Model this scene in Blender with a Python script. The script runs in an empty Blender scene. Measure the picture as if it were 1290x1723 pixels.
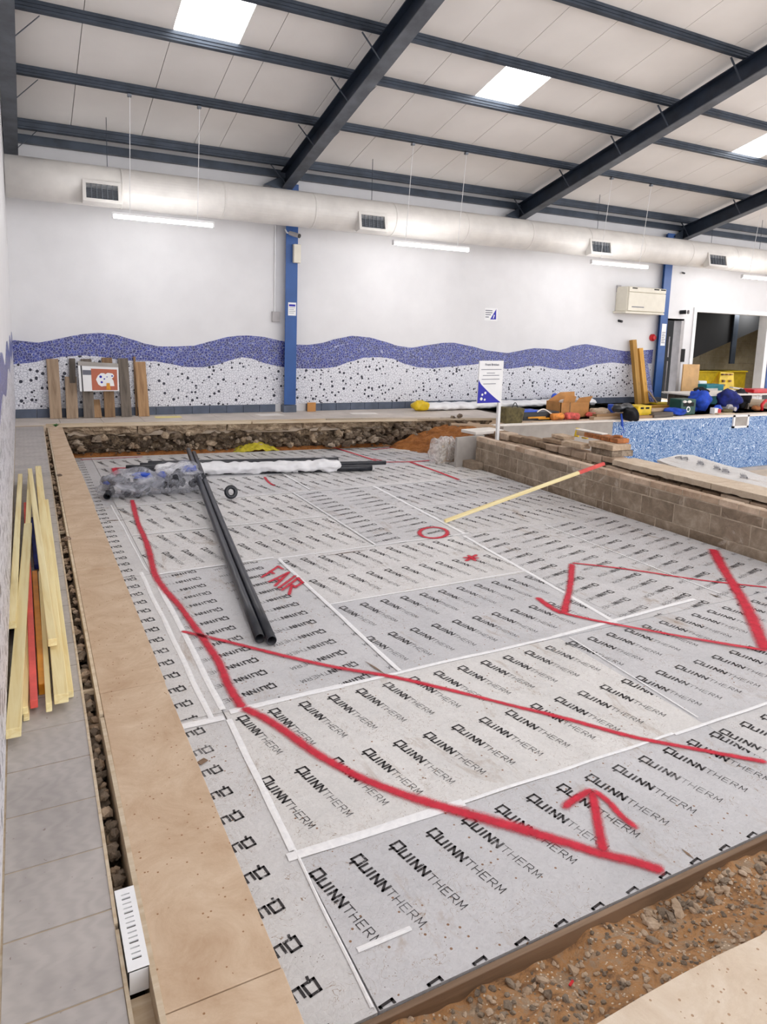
import bpy, bmesh, math, random
import numpy as np
from mathutils import Vector, Matrix, noise
random.seed(7)
S = bpy.context.scene
COL = S.collection
PI = math.pi

# ------------------------------------------------------------------ camera
F_PX, PPX, PPY = 1178.6, 645.5, 728.36
def _rot(a, b, c):
    rx = Matrix(((1,0,0),(0,math.cos(a),-math.sin(a)),(0,math.sin(a),math.cos(a))))
    ry = Matrix(((math.cos(b),0,math.sin(b)),(0,1,0),(-math.sin(b),0,math.cos(b))))
    rz = Matrix(((math.cos(c),-math.sin(c),0),(math.sin(c),math.cos(c),0),(0,0,1)))
    return rz @ rx @ ry
MC = _rot(0.1459, -0.4802, 0.0324) @ Matrix(((1,0,0),(0,0,-1),(0,1,0)))   # world -> (right, down, forward)
EYE = Vector((0, 0, 1.54))
cam = bpy.data.cameras.new('camera'); cam_o = bpy.data.objects.new('camera', cam); COL.objects.link(cam_o)
r, d, f = MC[0], MC[1], MC[2]
cam_o.matrix_world = Matrix(((r[0], -d[0], -f[0], EYE[0]), (r[1], -d[1], -f[1], EYE[1]), (r[2], -d[2], -f[2], EYE[2]), (0,0,0,1)))
cam.sensor_fit = 'VERTICAL'; cam.sensor_height = 36.0; cam.lens = F_PX * 36 / 1723
cam.shift_x = -(PPX - 645) / 1723; cam.shift_y = (PPY - 861.5) / 1723
cam.clip_start = 0.01; cam.clip_end = 100
S.camera = cam_o
def _ray(x, y): return MC.transposed() @ Vector(((x - PPX)/F_PX, (y - PPY)/F_PX, 1))
def atz(x, y, z=0.0):            # survey: a photo point lying at height z
    q = _ray(x, y); return EYE + q * ((z - EYE.z)/q.z)
def aty(x, y, Y=12.2):           # survey: a photo point lying in the plane of the far wall (or parallel to it)
    q = _ray(x, y); return EYE + q * ((Y - EYE.y)/q.y)

# ------------------------------------------------------------------ world, exposure
w = bpy.data.worlds.new('world'); S.world = w; w.use_nodes = True
w.node_tree.nodes['Background'].inputs[0].default_value = (0.98, 0.97, 1.0, 1)
w.node_tree.nodes['Background'].inputs[1].default_value = 1.75
S.view_settings.view_transform = 'Standard'; S.view_settings.look = 'None'
S.view_settings.gamma = 1; S.view_settings.use_curve_mapping = False
S.view_settings.exposure = 0.36
TUBE_E = 34.0      # fluorescent tubes
SKY_E = 7.0        # roof lights

# ------------------------------------------------------------------ materials
def lin(c):
    return tuple((v/255/12.92 if v/255 <= .04045 else ((v/255+.055)/1.055)**2.4) for v in c) + (1,)
MATS = {}
class NT:
    def __init__(s, name):
        s.m = bpy.data.materials.new(name); s.m.use_nodes = True; s.t = s.m.node_tree; s.n = s.t.nodes
        s.b = s.n['Principled BSDF']; s.out = s.n['Material Output']; MATS[name] = s.m
    def node(s, typ, **k):
        o = s.n.new(typ)
        for a, v in k.items():
            if a.startswith('i_'):
                key = a[2:]; key = int(key) if key.isdigit() else key.replace('_', ' ')
                o.inputs[key].default_value = v
            else: setattr(o, a, v)
        return o
    def link(s, a, b): s.t.links.new(a, b)
    def coord(s, kind='Object', scale=(1,1,1), rot=(0,0,0)):
        if kind == 'World':
            g = s.node('ShaderNodeNewGeometry'); o = g.outputs['Position']
        else: o = s.node('ShaderNodeTexCoord').outputs[kind]
        mp = s.node('ShaderNodeMapping'); mp.inputs['Scale'].default_value = scale; mp.inputs['Rotation'].default_value = rot
        s.link(o, mp.inputs[0]); return mp.outputs[0]
    def noise(s, co, scale=5, detail=4, rough=.55, dist=0):
        o = s.node('ShaderNodeTexNoise'); o.inputs['Scale'].default_value = scale; o.inputs['Detail'].default_value = detail
        o.inputs['Roughness'].default_value = rough; o.inputs['Distortion'].default_value = dist; s.link(co, o.inputs['Vector']); return o.outputs[0]
    def vor(s, co, scale=5, feature='F1'):
        o = s.node('ShaderNodeTexVoronoi', feature=feature); o.inputs['Scale'].default_value = scale; s.link(co, o.inputs['Vector']); return o
    def ramp(s, fac, stops, const=False):
        o = s.node('ShaderNodeValToRGB'); s.link(fac, o.inputs[0]); e = o.color_ramp.elements
        if const: o.color_ramp.interpolation = 'CONSTANT'
        while len(e) < len(stops): e.new(.5)
        for i, (p, c) in enumerate(stops): e[i].position = p; e[i].color = c if len(c) == 4 else lin(c)
        return o.outputs[0]
    def mix(s, fac, a, b, mode='MIX'):
        o = s.node('ShaderNodeMix', data_type='RGBA', blend_type=mode)
        for sock, v in ((o.inputs[0], fac), (o.inputs[6], a), (o.inputs[7], b)):
            if isinstance(v, (int, float)): sock.default_value = v
            elif isinstance(v, tuple): sock.default_value = v if len(v) == 4 else lin(v)
            else: s.link(v, sock)
        return o.outputs[2]
    def math(s, op, a, b=None):
        o = s.node('ShaderNodeMath', operation=op)
        for i, v in enumerate((a, b)):
            if v is None: continue
            if isinstance(v, (int, float)): o.inputs[i].default_value = v
            else: s.link(v, o.inputs[i])
        return o.outputs[0]
    def col(s, v):
        if isinstance(v, tuple): s.b.inputs['Base Color'].default_value = v if len(v) == 4 else lin(v)
        else: s.link(v, s.b.inputs['Base Color'])
        return s
    def rough(s, r, metal=0.0, spec=None):
        s.b.inputs['Roughness'].default_value = r; s.b.inputs['Metallic'].default_value = metal
        if spec is not None: s.b.inputs['Specular IOR Level'].default_value = spec
        return s
    def bump(s, h, strength=.3, dist=.01):
        o = s.node('ShaderNodeBump'); o.inputs['Strength'].default_value = strength; o.inputs['Distance'].default_value = dist
        s.link(h, o.inputs['Height']); s.link(o.outputs[0], s.b.inputs['Normal']); return s
BW = ((0,0,0,1), (1,1,1,1))
def simple(name, c, rough=.6, metal=0, var=.12, scale=6, bump=.15, kind='Object', spec=None):
    m = NT(name); co = m.coord(kind); n = m.noise(co, scale, 5)
    dk = tuple(int(v*(1-var)) for v in c); lt = tuple(min(255, int(v*(1+var*.5))) for v in c)
    m.col(m.ramp(n, [(.3, dk), (.7, lt)])).rough(rough, metal, spec)
    if bump: m.bump(m.noise(co, scale*8, 3), bump, .004)
    return m.m
def wood(name, light, dark, grain=26, knots=True, rough=.65, rnd=.15):
    m = NT(name); co = m.coord('Object', (1.2, grain, grain)); n = m.noise(co, 1.0, 6, .6, .8)
    c = m.ramp(n, [(.3, dark), (.62, light)])
    if knots:
        v = m.vor(m.coord('Object', (2.2, 9, 9)), 1.0); k = m.ramp(v.outputs['Distance'], [(.05, (95,60,30)), (.13, (255,255,255))])
        c = m.mix(.55, c, m.mix(1.0, c, k, 'MULTIPLY'))
    oi = m.node('ShaderNodeObjectInfo'); rr = m.ramp(oi.outputs['Random'], [(0, tuple(int(255*(1-rnd*1.6)) for _ in 'abc')), (1, (255,255,255))])
    m.col(m.mix(1.0, c, rr, 'MULTIPLY')).rough(rough).bump(n, .35, .003); return m.m

simple('white_paint', (224, 223, 224), .55, var=.02, scale=2, bump=.03)
simple('plain_white', (240, 240, 240), .5, var=.02, bump=0)
simple('duct_paint', (226, 222, 216), .38, var=.05, scale=3, bump=.02)
simple('steel_grey', (62, 70, 82), .42, .35, var=.18, scale=4, bump=.05)
simple('steel_dark', (40, 50, 66), .45, .25, var=.2, scale=4, bump=.05)
simple('flange_grey', (96, 100, 108), .5, .1, var=.2, scale=4, bump=.05)
simple('galvanised', (120, 126, 134), .4, .3, var=.15, scale=5, bump=.05)
simple('column_blue', (38, 84, 150), .45, var=.08, scale=3, bump=.03)
simple('skirting_tile', (82, 92, 110), .45, var=.15, scale=5, bump=.05)
simple('cream_plastic', (226, 220, 204), .4, var=.03, bump=0)
simple('black_plastic', (26, 28, 32), .35, var=.2, bump=0)
simple('pipe_black', (40, 43, 50), .33, var=.25, scale=8, bump=.03)
simple('red_plastic', (205, 32, 40), .35, var=.1, bump=0)
simple('yellow_plastic', (232, 196, 22), .4, var=.1, bump=0)
simple('yellow_trough', (212, 182, 30), .5, var=.15, bump=.1)
simple('green_plastic', (18, 74, 62), .45, var=.15, bump=0)
simple('teal_card', (30, 128, 140), .6, var=.15, bump=.1)
simple('blue_cloth', (28, 72, 186), .85, var=.25, scale=9, bump=.5)
simple('navy_cloth', (20, 34, 110), .9, var=.35, scale=9, bump=.5)
simple('black_cloth', (22, 22, 28), .9, var=.3, scale=9, bump=.5)
simple('blue_plastic', (40, 84, 200), .4, var=.15, bump=0)
simple('khaki_canvas', (98, 88, 56), .9, var=.3, scale=14, bump=.5)
simple('red_cloth', (206, 92, 84), .85, var=.35, scale=12, bump=.4)
simple('orange_cloth', (222, 140, 66), .85, var=.3, scale=12, bump=.4)
simple('grey_frame', (176, 172, 172), .5, var=.06, bump=.02)
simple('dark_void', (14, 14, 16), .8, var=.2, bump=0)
simple('glass_dark', (30, 36, 40), .12, var=.2, bump=0)
simple('print_grey', (110, 112, 124), .7, var=.05, bump=0)
simple('print_blue', (18, 16, 170), .5, var=.05, bump=0)
simple('print_red_brown', (186, 104, 78), .6, var=.05, bump=0)
simple('grey_board', (168, 162, 156), .8, var=.08, scale=4, bump=.1)
simple('cardboard', (196, 140, 82), .8, var=.12, scale=5, bump=.15)
simple('plywood_upright', (214, 172, 118), .7, var=.1, scale=4, bump=.15)
simple('red_timber', (226, 92, 84), .65, var=.12, scale=6, bump=.25)
simple('amber_plastic', (222, 150, 30), .45, var=.15, bump=.1)
simple('yellow_card', (240, 224, 150), .7, var=.05, bump=0)
simple('cream_paper', (236, 230, 222), .7, var=.04, bump=0)
simple('leaf_green', (60, 110, 50), .6, var=.3, bump=0)

wood('pine', (252, 238, 186), (232, 206, 138), rnd=.05)
wood('pine_amber', (228, 176, 84), (196, 138, 50))
wood('weathered_board', (206, 178, 148), (150, 122, 94), 14)
wood('dark_board', (128, 116, 104), (78, 68, 58), 14)
wood('brown_board', (184, 146, 104), (132, 96, 62), 16)
wood('pale_batten', (236, 218, 190), (206, 178, 142), 20, False)
wood('edge_board', (150, 124, 100), (104, 80, 60), 16, False)

def make_tiles():
    m = NT('floor_tile'); co = m.coord('World')
    n = m.noise(co, 2.5, 4, .6, 1.0); w_ = m.node('ShaderNodeTexWave'); w_.inputs['Scale'].default_value = 3.0
    w_.inputs['Distortion'].default_value = 9; w_.inputs['Detail'].default_value = 3; m.link(m.coord('World', (2, 6, 1)), w_.inputs[0])
    c = m.ramp(n, [(.3, (160, 154, 150)), (.7, (184, 177, 172))])
    c = m.mix(.05, c, w_.outputs[0], 'OVERLAY')
    sp = m.ramp(m.noise(co, 60, 2), [(.70, (255,255,255)), (.76, (150,110,80))])
    m.col(m.mix(.6, c, sp, 'MULTIPLY')).rough(.5).bump(n, .06, .004)
make_tiles()
simple('walk_tile', (208, 198, 188), .6, var=.1, scale=2, bump=.05, kind='World')
def make_foil():
    m = NT('foil_board'); co = m.coord('World')
    n1 = m.noise(co, 1.6, 5, .6, .5)
    c = m.ramp(n1, [(.28, (222, 221, 221)), (.5, (236, 234, 233)), (.75, (247, 245, 244))])
    oi = m.node('ShaderNodeObjectInfo'); c = m.mix(1.0, c, m.ramp(oi.outputs['Random'], [(0, (232,234,238)), (1, (255,255,253))]), 'MULTIPLY')
    c = m.mix(.5, c, m.ramp(m.noise(co, 38, 5, .75, 1.2), [(.3, (212,211,212)), (.5, (240,239,238)), (.68, (255,255,255))]), 'MULTIPLY')
    ln = m.node('ShaderNodeTexNoise'); ln.inputs['Scale'].default_value = 7; ln.inputs['Detail'].default_value = 3; ln.inputs['Distortion'].default_value = 3.5; m.link(co, ln.inputs[0])
    la_ = m.math('LESS_THAN', m.math('ABSOLUTE', m.math('SUBTRACT', ln.outputs[0], .5)), .0035)
    c = m.mix(m.math('MULTIPLY', la_, m.math('GREATER_THAN', m.noise(co, 3.1, 3), .52)), c, (160, 140, 122))
    # dirt: brown smears and specks that lie on the foil
    st = m.noise(m.coord('World', (1.0, .45, 1), (0,0,.5)), 4.2, 6, .72, .6)
    c = m.mix(m.ramp(st, [(.58, BW[0]), (.80, BW[1])]), c, (166, 142, 118))
    sp = m.vor(co, 26); sr = m.math('LESS_THAN', sp.outputs['Distance'], .13)
    sk = m.math('GREATER_THAN', m.noise(co, 5.5, 3), .55); c = m.mix(m.math('MULTIPLY', sr, sk), c, (148, 112, 84))
    sp2 = m.vor(co, 70); s2 = m.math('MULTIPLY', m.math('LESS_THAN', sp2.outputs['Distance'], .12), m.math('GREATER_THAN', m.noise(co, 9, 3), .58))
    c = m.mix(s2, c, (110, 92, 76))
    m.col(c).rough(.36, .12, .5)
    v = m.vor(m.coord('World', (1, 1.4, 1)), 30, 'DISTANCE_TO_EDGE'); cr = m.noise(co, 55, 6, .75, 2.2)
    m.bump(m.mix(.22, cr, m.ramp(v.outputs['Distance'], [(0, BW[0]), (.12, BW[1])])), .75, .004)
make_foil()
def make_tape():
    m = NT('foil_tape'); co = m.coord('World'); n = m.noise(co, 30, 4, .6, 1)
    m.col(m.ramp(n, [(.3, (236,236,238)), (.7, (253,253,253))])).rough(.4, .0).bump(n, .3, .003)
make_tape()
def make_print():
    m = NT('board_print'); co = m.coord('World')
    m.col((44, 40, 42)).rough(.5)
    a = m.ramp(m.noise(co, 2.1, 5, .65, .4), [(.50, BW[0]), (.72, (.85,.85,.85,1))])
    a2 = m.math('MULTIPLY', m.ramp(m.noise(co, 60, 3), [(.58, BW[0]), (.66, BW[1])]), .7)
    fac = m.math('MAXIMUM', m.math('MULTIPLY', a, .8), a2)
    tr = m.node('ShaderNodeBsdfTransparent'); mx = m.node('ShaderNodeMixShader')
    m.link(fac, mx.inputs[0]); m.link(m.b.outputs[0], mx.inputs[1]); m.link(tr.outputs[0], mx.inputs[2]); m.link(mx.outputs[0], m.out.inputs[0])
make_print()
def make_spray():
    m = NT('spray_paint'); co = m.coord('World'); m.rough(.7)
    at = m.node('ShaderNodeAttribute', attribute_name='edge'); e = at.outputs['Fac']
    n = m.noise(co, 22, 5, .65); fine = m.noise(co, 240, 2)
    m.col(m.ramp(n, [(.3, (186, 18, 48)), (.7, (222, 40, 66))]))
    d_ = m.math('ADD', e, m.math('MULTIPLY', m.math('SUBTRACT', n, .5), .42)); d_ = m.math('ADD', d_, m.math('MULTIPLY', m.math('SUBTRACT', fine, .5), .40))
    al = m.ramp(d_, [(.12, BW[0]), (.42, (.42,.42,.42,1)), (.70, (.93,.93,.93,1))])
    tr = m.node('ShaderNodeBsdfTransparent'); mx = m.node('ShaderNodeMixShader')
    m.link(al, mx.inputs[0]); m.link(tr.outputs[0], mx.inputs[1]); m.link(m.b.outputs[0], mx.inputs[2]); m.link(mx.outputs[0], m.out.inputs[0])
make_spray()
def make_blue_mosaic():
    m = NT('blue_mosaic'); co = m.coord('World')
    v = m.vor(co, 24, 'DISTANCE_TO_EDGE'); vc = m.vor(co, 24)
    tile = m.ramp(vc.outputs['Color'], [(.2, (14, 22, 92)), (.6, (26, 40, 134)), (.85, (52, 70, 160))])
    v2 = m.vor(co, 31, 'DISTANCE_TO_EDGE')
    c = m.mix(m.ramp(v.outputs['Distance'], [(.02, BW[1]), (.055, BW[0])]), tile, (176, 180, 204))
    c = m.mix(m.math('MULTIPLY', m.ramp(v2.outputs['Distance'], [(.02, BW[1]), (.05, BW[0])]), .45), c, (150, 156, 196))
    m.col(c).rough(.3).bump(v.outputs['Distance'], .4, .004)
make_blue_mosaic()
def make_white_mosaic():
    m = NT('white_mosaic'); co = m.coord('World')
    v = m.vor(co, 13); big = m.vor(co, 30)
    rnd = m.node('ShaderNodeSeparateColor'); m.link(v.outputs['Color'], rnd.inputs[0])
    thr = m.math('ADD', m.math('MULTIPLY', rnd.outputs[0], .26), .10)
    dot = m.math('LESS_THAN', v.outputs['Distance'], thr)
    dot2 = m.math('LESS_THAN', big.outputs['Distance'], .14)
    e = m.vor(co, 24, 'DISTANCE_TO_EDGE')
    c = m.mix(m.ramp(e.outputs['Distance'], [(.02, BW[1]), (.07, BW[0])]), (226, 226, 232), (150, 152, 164))
    c = m.mix(dot2, c, (96, 98, 116)); c = m.mix(dot, c, (26, 28, 48))
    m.col(c).rough(.35).bump(e.outputs['Distance'], .3, .003)
make_white_mosaic()
def make_pool():
    m = NT('pool_mosaic'); co = m.coord('World'); n = m.noise(co, 6, 2)
    w_ = m.node('ShaderNodeTexNoise'); w_.inputs['Scale'].default_value = 9; w_.inputs['Detail'].default_value = 1.0; w_.inputs['Distortion'].default_value = 1.5
    m.link(co, w_.inputs[0])
    s_ = m.math('ABSOLUTE', m.math('SUBTRACT', m.math('FRACT', m.math('MULTIPLY', w_.outputs[0], 7)), .5))
    c = m.ramp(s_, [(.04, (226, 236, 246)), (.15, (110, 160, 210)), (.34, (30, 86, 156))])
    m.col(m.mix(m.math('MULTIPLY', n, .2), c, (120, 166, 212))).rough(.3)
make_pool()
def make_block():
    m = NT('concrete_block'); co = m.coord('World'); n = m.noise(co, 7, 6, .7, .4); f_ = m.noise(co, 60, 4, .7)
    oi = m.node('ShaderNodeObjectInfo')
    c = m.ramp(n, [(.25, (124, 110, 94)), (.5, (158, 142, 124)), (.72, (192, 176, 158))])
    c = m.mix(1.0, c, m.ramp(oi.outputs['Random'], [(0, (212,206,200)), (1, (255,255,255))]), 'MULTIPLY')
    c = m.mix(m.ramp(m.noise(co, 2.6, 5, .7, 1), [(.58, BW[0]), (.68, (.7,.7,.7,1))]), c, (204, 192, 178))
    m.col(c).rough(.9).bump(f_, .6, .006)
    m = NT('light_brick'); co = m.coord('World'); n = m.noise(co, 8, 6, .7, .4)
    oi = m.node('ShaderNodeObjectInfo')
    c = m.ramp(n, [(.25, (176, 152, 130)), (.7, (226, 206, 184))])
    m.col(m.mix(1.0, c, m.ramp(oi.outputs['Random'], [(0, (214,204,196)), (1, (255,255,255))]), 'MULTIPLY')).rough(.85).bump(m.noise(co, 60, 4, .7), .5, .005)
    m = NT('mortar'); co = m.coord('World'); m.col(m.ramp(m.noise(co, 12, 5, .7), [(.3, (160,144,126)), (.7, (206,190,170))])).rough(.95).bump(m.noise(co, 50, 4), .6, .006)
make_block()
def ground(name, cols, scale=3, speck=None, bump=.7, rough=.95, bs=45, bd=.02):
    m = NT(name); co = m.coord('World'); n = m.noise(co, scale, 8, .72, .6)
    st = [(.28 + .44*i/(len(cols)-1), c) for i, c in enumerate(cols)]
    c = m.ramp(n, st)
    if speck:
        v = m.vor(co, speck[1]); c = m.mix(m.math('MULTIPLY', m.math('LESS_THAN', v.outputs['Distance'], speck[2]), m.math('GREATER_THAN', m.noise(co, 6, 3), .48)), c, speck[0])
    m.col(c).rough(rough).bump(m.noise(co, bs, 6, .75), bump, bd); return m.m
ground('soil', [(78, 62, 52), (140, 108, 80), (198, 148, 98), (180, 156, 130), (224, 202, 174)], 9, ((232, 214, 190), 60, .22))
ground('orange_sand', [(120, 72, 34), (186, 116, 54), (214, 148, 84)], 7, None, 1.0, .95, 26, .06)
ground('yellow_sand', [(120, 112, 20), (196, 180, 44), (222, 206, 84)], 7)
ground('cut_face', [(34, 28, 22), (80, 66, 52), (160, 138, 112), (214, 192, 160)], 4.5, None, .9, .95, 18, .05)
ground('lip_concrete', [(92, 76, 60), (160, 138, 114), (206, 184, 156), (232, 214, 190)], 7, None, .9, .95, 30, .03)
ground('rubble', [(84, 72, 62), (150, 134, 116), (204, 188, 168)], 8, None, .7)
ground('pale_stone', [(150, 128, 106), (196, 172, 146), (226, 206, 184)], 7, None, .5)
ground('slab_concrete', [(198, 176, 152), (214, 196, 174), (226, 212, 194)], 5, ((176, 146, 118), 46, .16), .5, .9, 60, .008)
ground('chipboard', [(182, 152, 122), (200, 174, 146), (216, 194, 168)], 5, ((150, 112, 78), 40, .12), .3, .8, 55, .004)
ground('old_wall', [(104, 84, 66), (156, 132, 108), (190, 168, 142)], 5, None, .8)
ground('render_wall', [(150, 138, 112), (168, 156, 130), (182, 172, 148)], 3, None, .3, .9)
ground('dark_rubble', [(44, 36, 28), (104, 88, 72), (160, 142, 120)], 9, None, .8)
def make_panel():
    m = NT('roof_sheet'); co = m.coord('World'); n = m.noise(co, .9, 4, .5)
    m.col(m.ramp(n, [(.3, (224, 220, 216)), (.7, (236, 232, 228))])).rough(.5)
    m.bump(m.noise(m.coord('World', (60, .5, .5)), 1.0, 2), .08, .004)
make_panel()
def emit(name, c, e):
    m = NT(name); m.col(c); m.b.inputs['Emission Color'].default_value = lin(c); m.b.inputs['Emission Strength'].default_value = e; return m.m
emit('tube_light', (255, 255, 255), TUBE_E)
emit('roof_light', (255, 255, 255), SKY_E)
def film(name, c, alpha, rough=.25, scale=8):
    m = NT(name); co = m.coord('Object'); m.col(c).rough(rough); n = m.noise(co, scale, 5, .6, 2)
    m.bump(n, .35, .01)
    tr = m.node('ShaderNodeBsdfTransparent'); mx = m.node('ShaderNodeMixShader')
    m.link(m.ramp(n, [(.35, (alpha*.35,)*3 + (1,)), (.68, (min(1, alpha*1.5),)*3 + (1,))]), mx.inputs[0])
    m.link(tr.outputs[0], mx.inputs[1]); m.link(m.b.outputs[0], mx.inputs[2]); m.link(mx.outputs[0], m.out.inputs[0]); return m.m
film('clear_bag', (206, 208, 218), .42, .16, 4)
film('clear_wrap', (232, 230, 228), .55)
simple('white_film', (240, 240, 242), .28, var=.03, scale=8, bump=.2)

# ------------------------------------------------------------------ mesh helpers
def rotz(a): return Matrix.Rotation(a, 4, 'Z')
class MB:
    def __init__(s): s.v = []; s.f = []
    def add(s, vs, fs, M=None):
        o = len(s.v); s.v += [tuple(M @ Vector(p)) if M else tuple(p) for p in vs]; s.f += [tuple(i + o for i in q) for q in fs]; return s
    def box(s, a, b, M=None):
        (x0,y0,z0),(x1,y1,z1) = a, b
        return s.add([(x0,y0,z0),(x1,y0,z0),(x1,y1,z0),(x0,y1,z0),(x0,y0,z1),(x1,y0,z1),(x1,y1,z1),(x0,y1,z1)],
                     [(0,3,2,1),(4,5,6,7),(0,1,5,4),(1,2,6,5),(2,3,7,6),(3,0,4,7)], M)
    def prism(s, poly, z0, z1, M=None):      # poly CCW in xy
        n = len(poly)
        return s.add([(x,y,z0) for x,y in poly] + [(x,y,z1) for x,y in poly],
                     [tuple(range(n-1,-1,-1)), tuple(range(n,2*n))] + [(i,(i+1)%n,n+(i+1)%n,n+i) for i in range(n)], M)
    def tube(s, pts, rad, n=12, cap=True, hollow=0):
        pts = [Vector(p) for p in pts]; rs = rad if isinstance(rad, (list, tuple)) else [rad]*len(pts)
        rings = []; up = None
        for i, p in enumerate(pts):
            t = (pts[min(i+1, len(pts)-1)] - pts[max(i-1, 0)]).normalized()
            if up is None: up = Vector((0,0,1)) if abs(t.z) < .9 else Vector((1,0,0))
            a = t.cross(up).normalized(); b = a.cross(t).normalized(); up = b
            rings.append([p + (a*math.cos(2*PI*k/n) + b*math.sin(2*PI*k/n))*rs[i] for k in range(n)])
        o = len(s.v)
        for rg in rings: s.v += [tuple(q) for q in rg]
        for i in range(len(rings)-1):
            for k in range(n): s.f.append((o+i*n+k, o+i*n+(k+1)%n, o+(i+1)*n+(k+1)%n, o+(i+1)*n+k))
        if hollow:
            for end, (i, sg) in enumerate(((0, 1), (len(pts)-1, -1))):
                p = pts[i]; t = (pts[min(i+1, len(pts)-1)] - pts[max(i-1,0)]).normalized()*sg
                oo = len(s.v)
                for k in range(n): s.v.append(tuple(p + (Vector(rings[i][k]) - p)*hollow))
                for k in range(n): s.v.append(tuple(p + (Vector(rings[i][k]) - p)*hollow + t*rs[i]*3))
                for k in range(n):
                    s.f.append((o+i*n+k, o+i*n+(k+1)%n, oo+(k+1)%n, oo+k)); s.f.append((oo+k, oo+(k+1)%n, oo+n+(k+1)%n, oo+n+k))
                s.f.append(tuple(oo+n+k for k in range(n)))
        elif cap:
            s.f.append(tuple(o+k for k in range(n-1,-1,-1))); s.f.append(tuple(o+(len(rings)-1)*n+k for k in range(n)))
        return s
    def ell(s, c, r, nu=14, nv=9, M=None, jit=0, seed=0):
        vs = []; fs = []; rd = random.Random(seed)
        for j in range(1, nv):
            th = PI*j/nv
            for i in range(nu):
                ph = 2*PI*i/nu; q = Vector((math.sin(th)*math.cos(ph), math.sin(th)*math.sin(ph), math.cos(th)))
                k = 1 + jit*noise.noise(q*1.7 + Vector((seed*3.1, seed, 0))) + jit*.5*noise.noise(q*4 + Vector((seed, 2, seed)))
                vs.append((c[0]+q.x*r[0]*k, c[1]+q.y*r[1]*k, c[2]+q.z*r[2]*k))
        vs += [(c[0], c[1], c[2]+r[2]), (c[0], c[1], c[2]-r[2])]; T = len(vs)-2; B = len(vs)-1
        for j in range(nv-2):
            for i in range(nu): fs.append((j*nu+i, (j+1)*nu+i, (j+1)*nu+(i+1)%nu, j*nu+(i+1)%nu))
        for i in range(nu): fs.append((T, i, (i+1)%nu)); fs.append((B, (nv-2)*nu+(i+1)%nu, (nv-2)*nu+i))
        return s.add(vs, fs, M)
    def mesh(s, name):
        me = bpy.data.meshes.new(name); me.from_pydata(s.v, [], s.f); me.update(); return me
    def build(s, name, mat, parent=None, smooth=False, bevel=0):
        me = s.mesh(name); me.materials.append(MATS[mat])
        bm = bmesh.new(); bm.from_mesh(me); bmesh.ops.recalc_face_normals(bm, faces=bm.faces); bm.to_mesh(me); bm.free()
        if smooth:
            for p in me.polygons: p.use_smooth = True
        o = bpy.data.objects.new(name, me); COL.objects.link(o)
        if parent:
            o.parent = parent; o.matrix_parent_inverse = parent.matrix_world.inverted() if False else Matrix.Identity(4)
            if parent.get('_org'): o.location = -Vector(parent['_org'])
        if bevel:
            b = o.modifiers.new('bevel', 'BEVEL'); b.width = bevel; b.segments = 2; b.limit_method = 'ANGLE'
        return o
def tag(o, label=None, cat=None, group=None, kind=None):
    if label: o['label'] = label
    if cat: o['category'] = cat
    if group: o['group'] = group
    if kind: o['kind'] = kind
    return o
def thing(name, label, cat, org=(0,0,0), group=None):
    o = bpy.data.objects.new(name, None); COL.objects.link(o); o.location = org; o.empty_display_size = .1
    o['_org'] = tuple(org); return tag(o, label, cat, group)
def struct(name, org=(0,0,0)):
    o = bpy.data.objects.new(name, None); COL.objects.link(o); o.location = org; o['_org'] = tuple(org); o['kind'] = 'structure'; return o
def one(mb, name, mat, label, cat, group=None, **k): return tag(mb.build(name, mat, **k), label, cat, group)
def beam(name, p0, p1, w, h, mat, parent=None, roll=0, bevel=.003, taper=0):
    """a straight timber or bar whose local X runs along its length; p0, p1 are the centres of its ends"""
    p0 = Vector(p0); p1 = Vector(p1); L = (p1-p0).length; t = (p1-p0)/L
    up = Vector((0,0,1)) if abs(t.z) < .95 else Vector((0,-1,0))
    y = up.cross(t).normalized(); z = t.cross(y)
    M = Matrix(((t.x,y.x,z.x,p0.x),(t.y,y.y,z.y,p0.y),(t.z,y.z,z.z,p0.z),(0,0,0,1))) @ Matrix.Rotation(roll, 4, 'X')
    m = MB(); m.box((0,-w/2,-h/2), (L,w/2,h/2)); o = m.build(name, mat, None, bevel=bevel)
    if parent:
        o.parent = parent; M = Matrix.Translation(-Vector(parent.get('_org', (0,0,0)))) @ M
    o.matrix_local = M; return o
def inset(ob, parent): ob.parent = parent; ob.location = -Vector(parent['_org']); return ob
_stones = []
def stone_mesh(k):
    while len(_stones) <= k:
        bm = bmesh.new(); bmesh.ops.create_icosphere(bm, subdivisions=1, radius=1); rd = random.Random(len(_stones)*11+3)
        for v in bm.verts: v.co *= rd.uniform(.62, 1.12)
        me = bpy.data.meshes.new('stone'); bm.to_mesh(me); bm.free(); _stones.append(me)
    return _stones[k]
def stone(name, loc, r, mat, parent, rd, flat=.6):
    me = stone_mesh(rd.randrange(8)); key = 'stone_%s_%s' % (me.name, mat)
    m2 = bpy.data.meshes.get(key)
    if not m2: m2 = me.copy(); m2.name = key; m2.materials.append(MATS[mat])
    o = bpy.data.objects.new(name, m2); COL.objects.link(o)
    o.rotation_euler = (rd.uniform(-.4,.4), rd.uniform(-.4,.4), rd.uniform(0, 6.3)); o.scale = (r*rd.uniform(.8,1.35), r*rd.uniform(.7,1), r*flat)
    o.location = Vector(loc) - Vector(parent['_org']); o.parent = parent; return o
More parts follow.
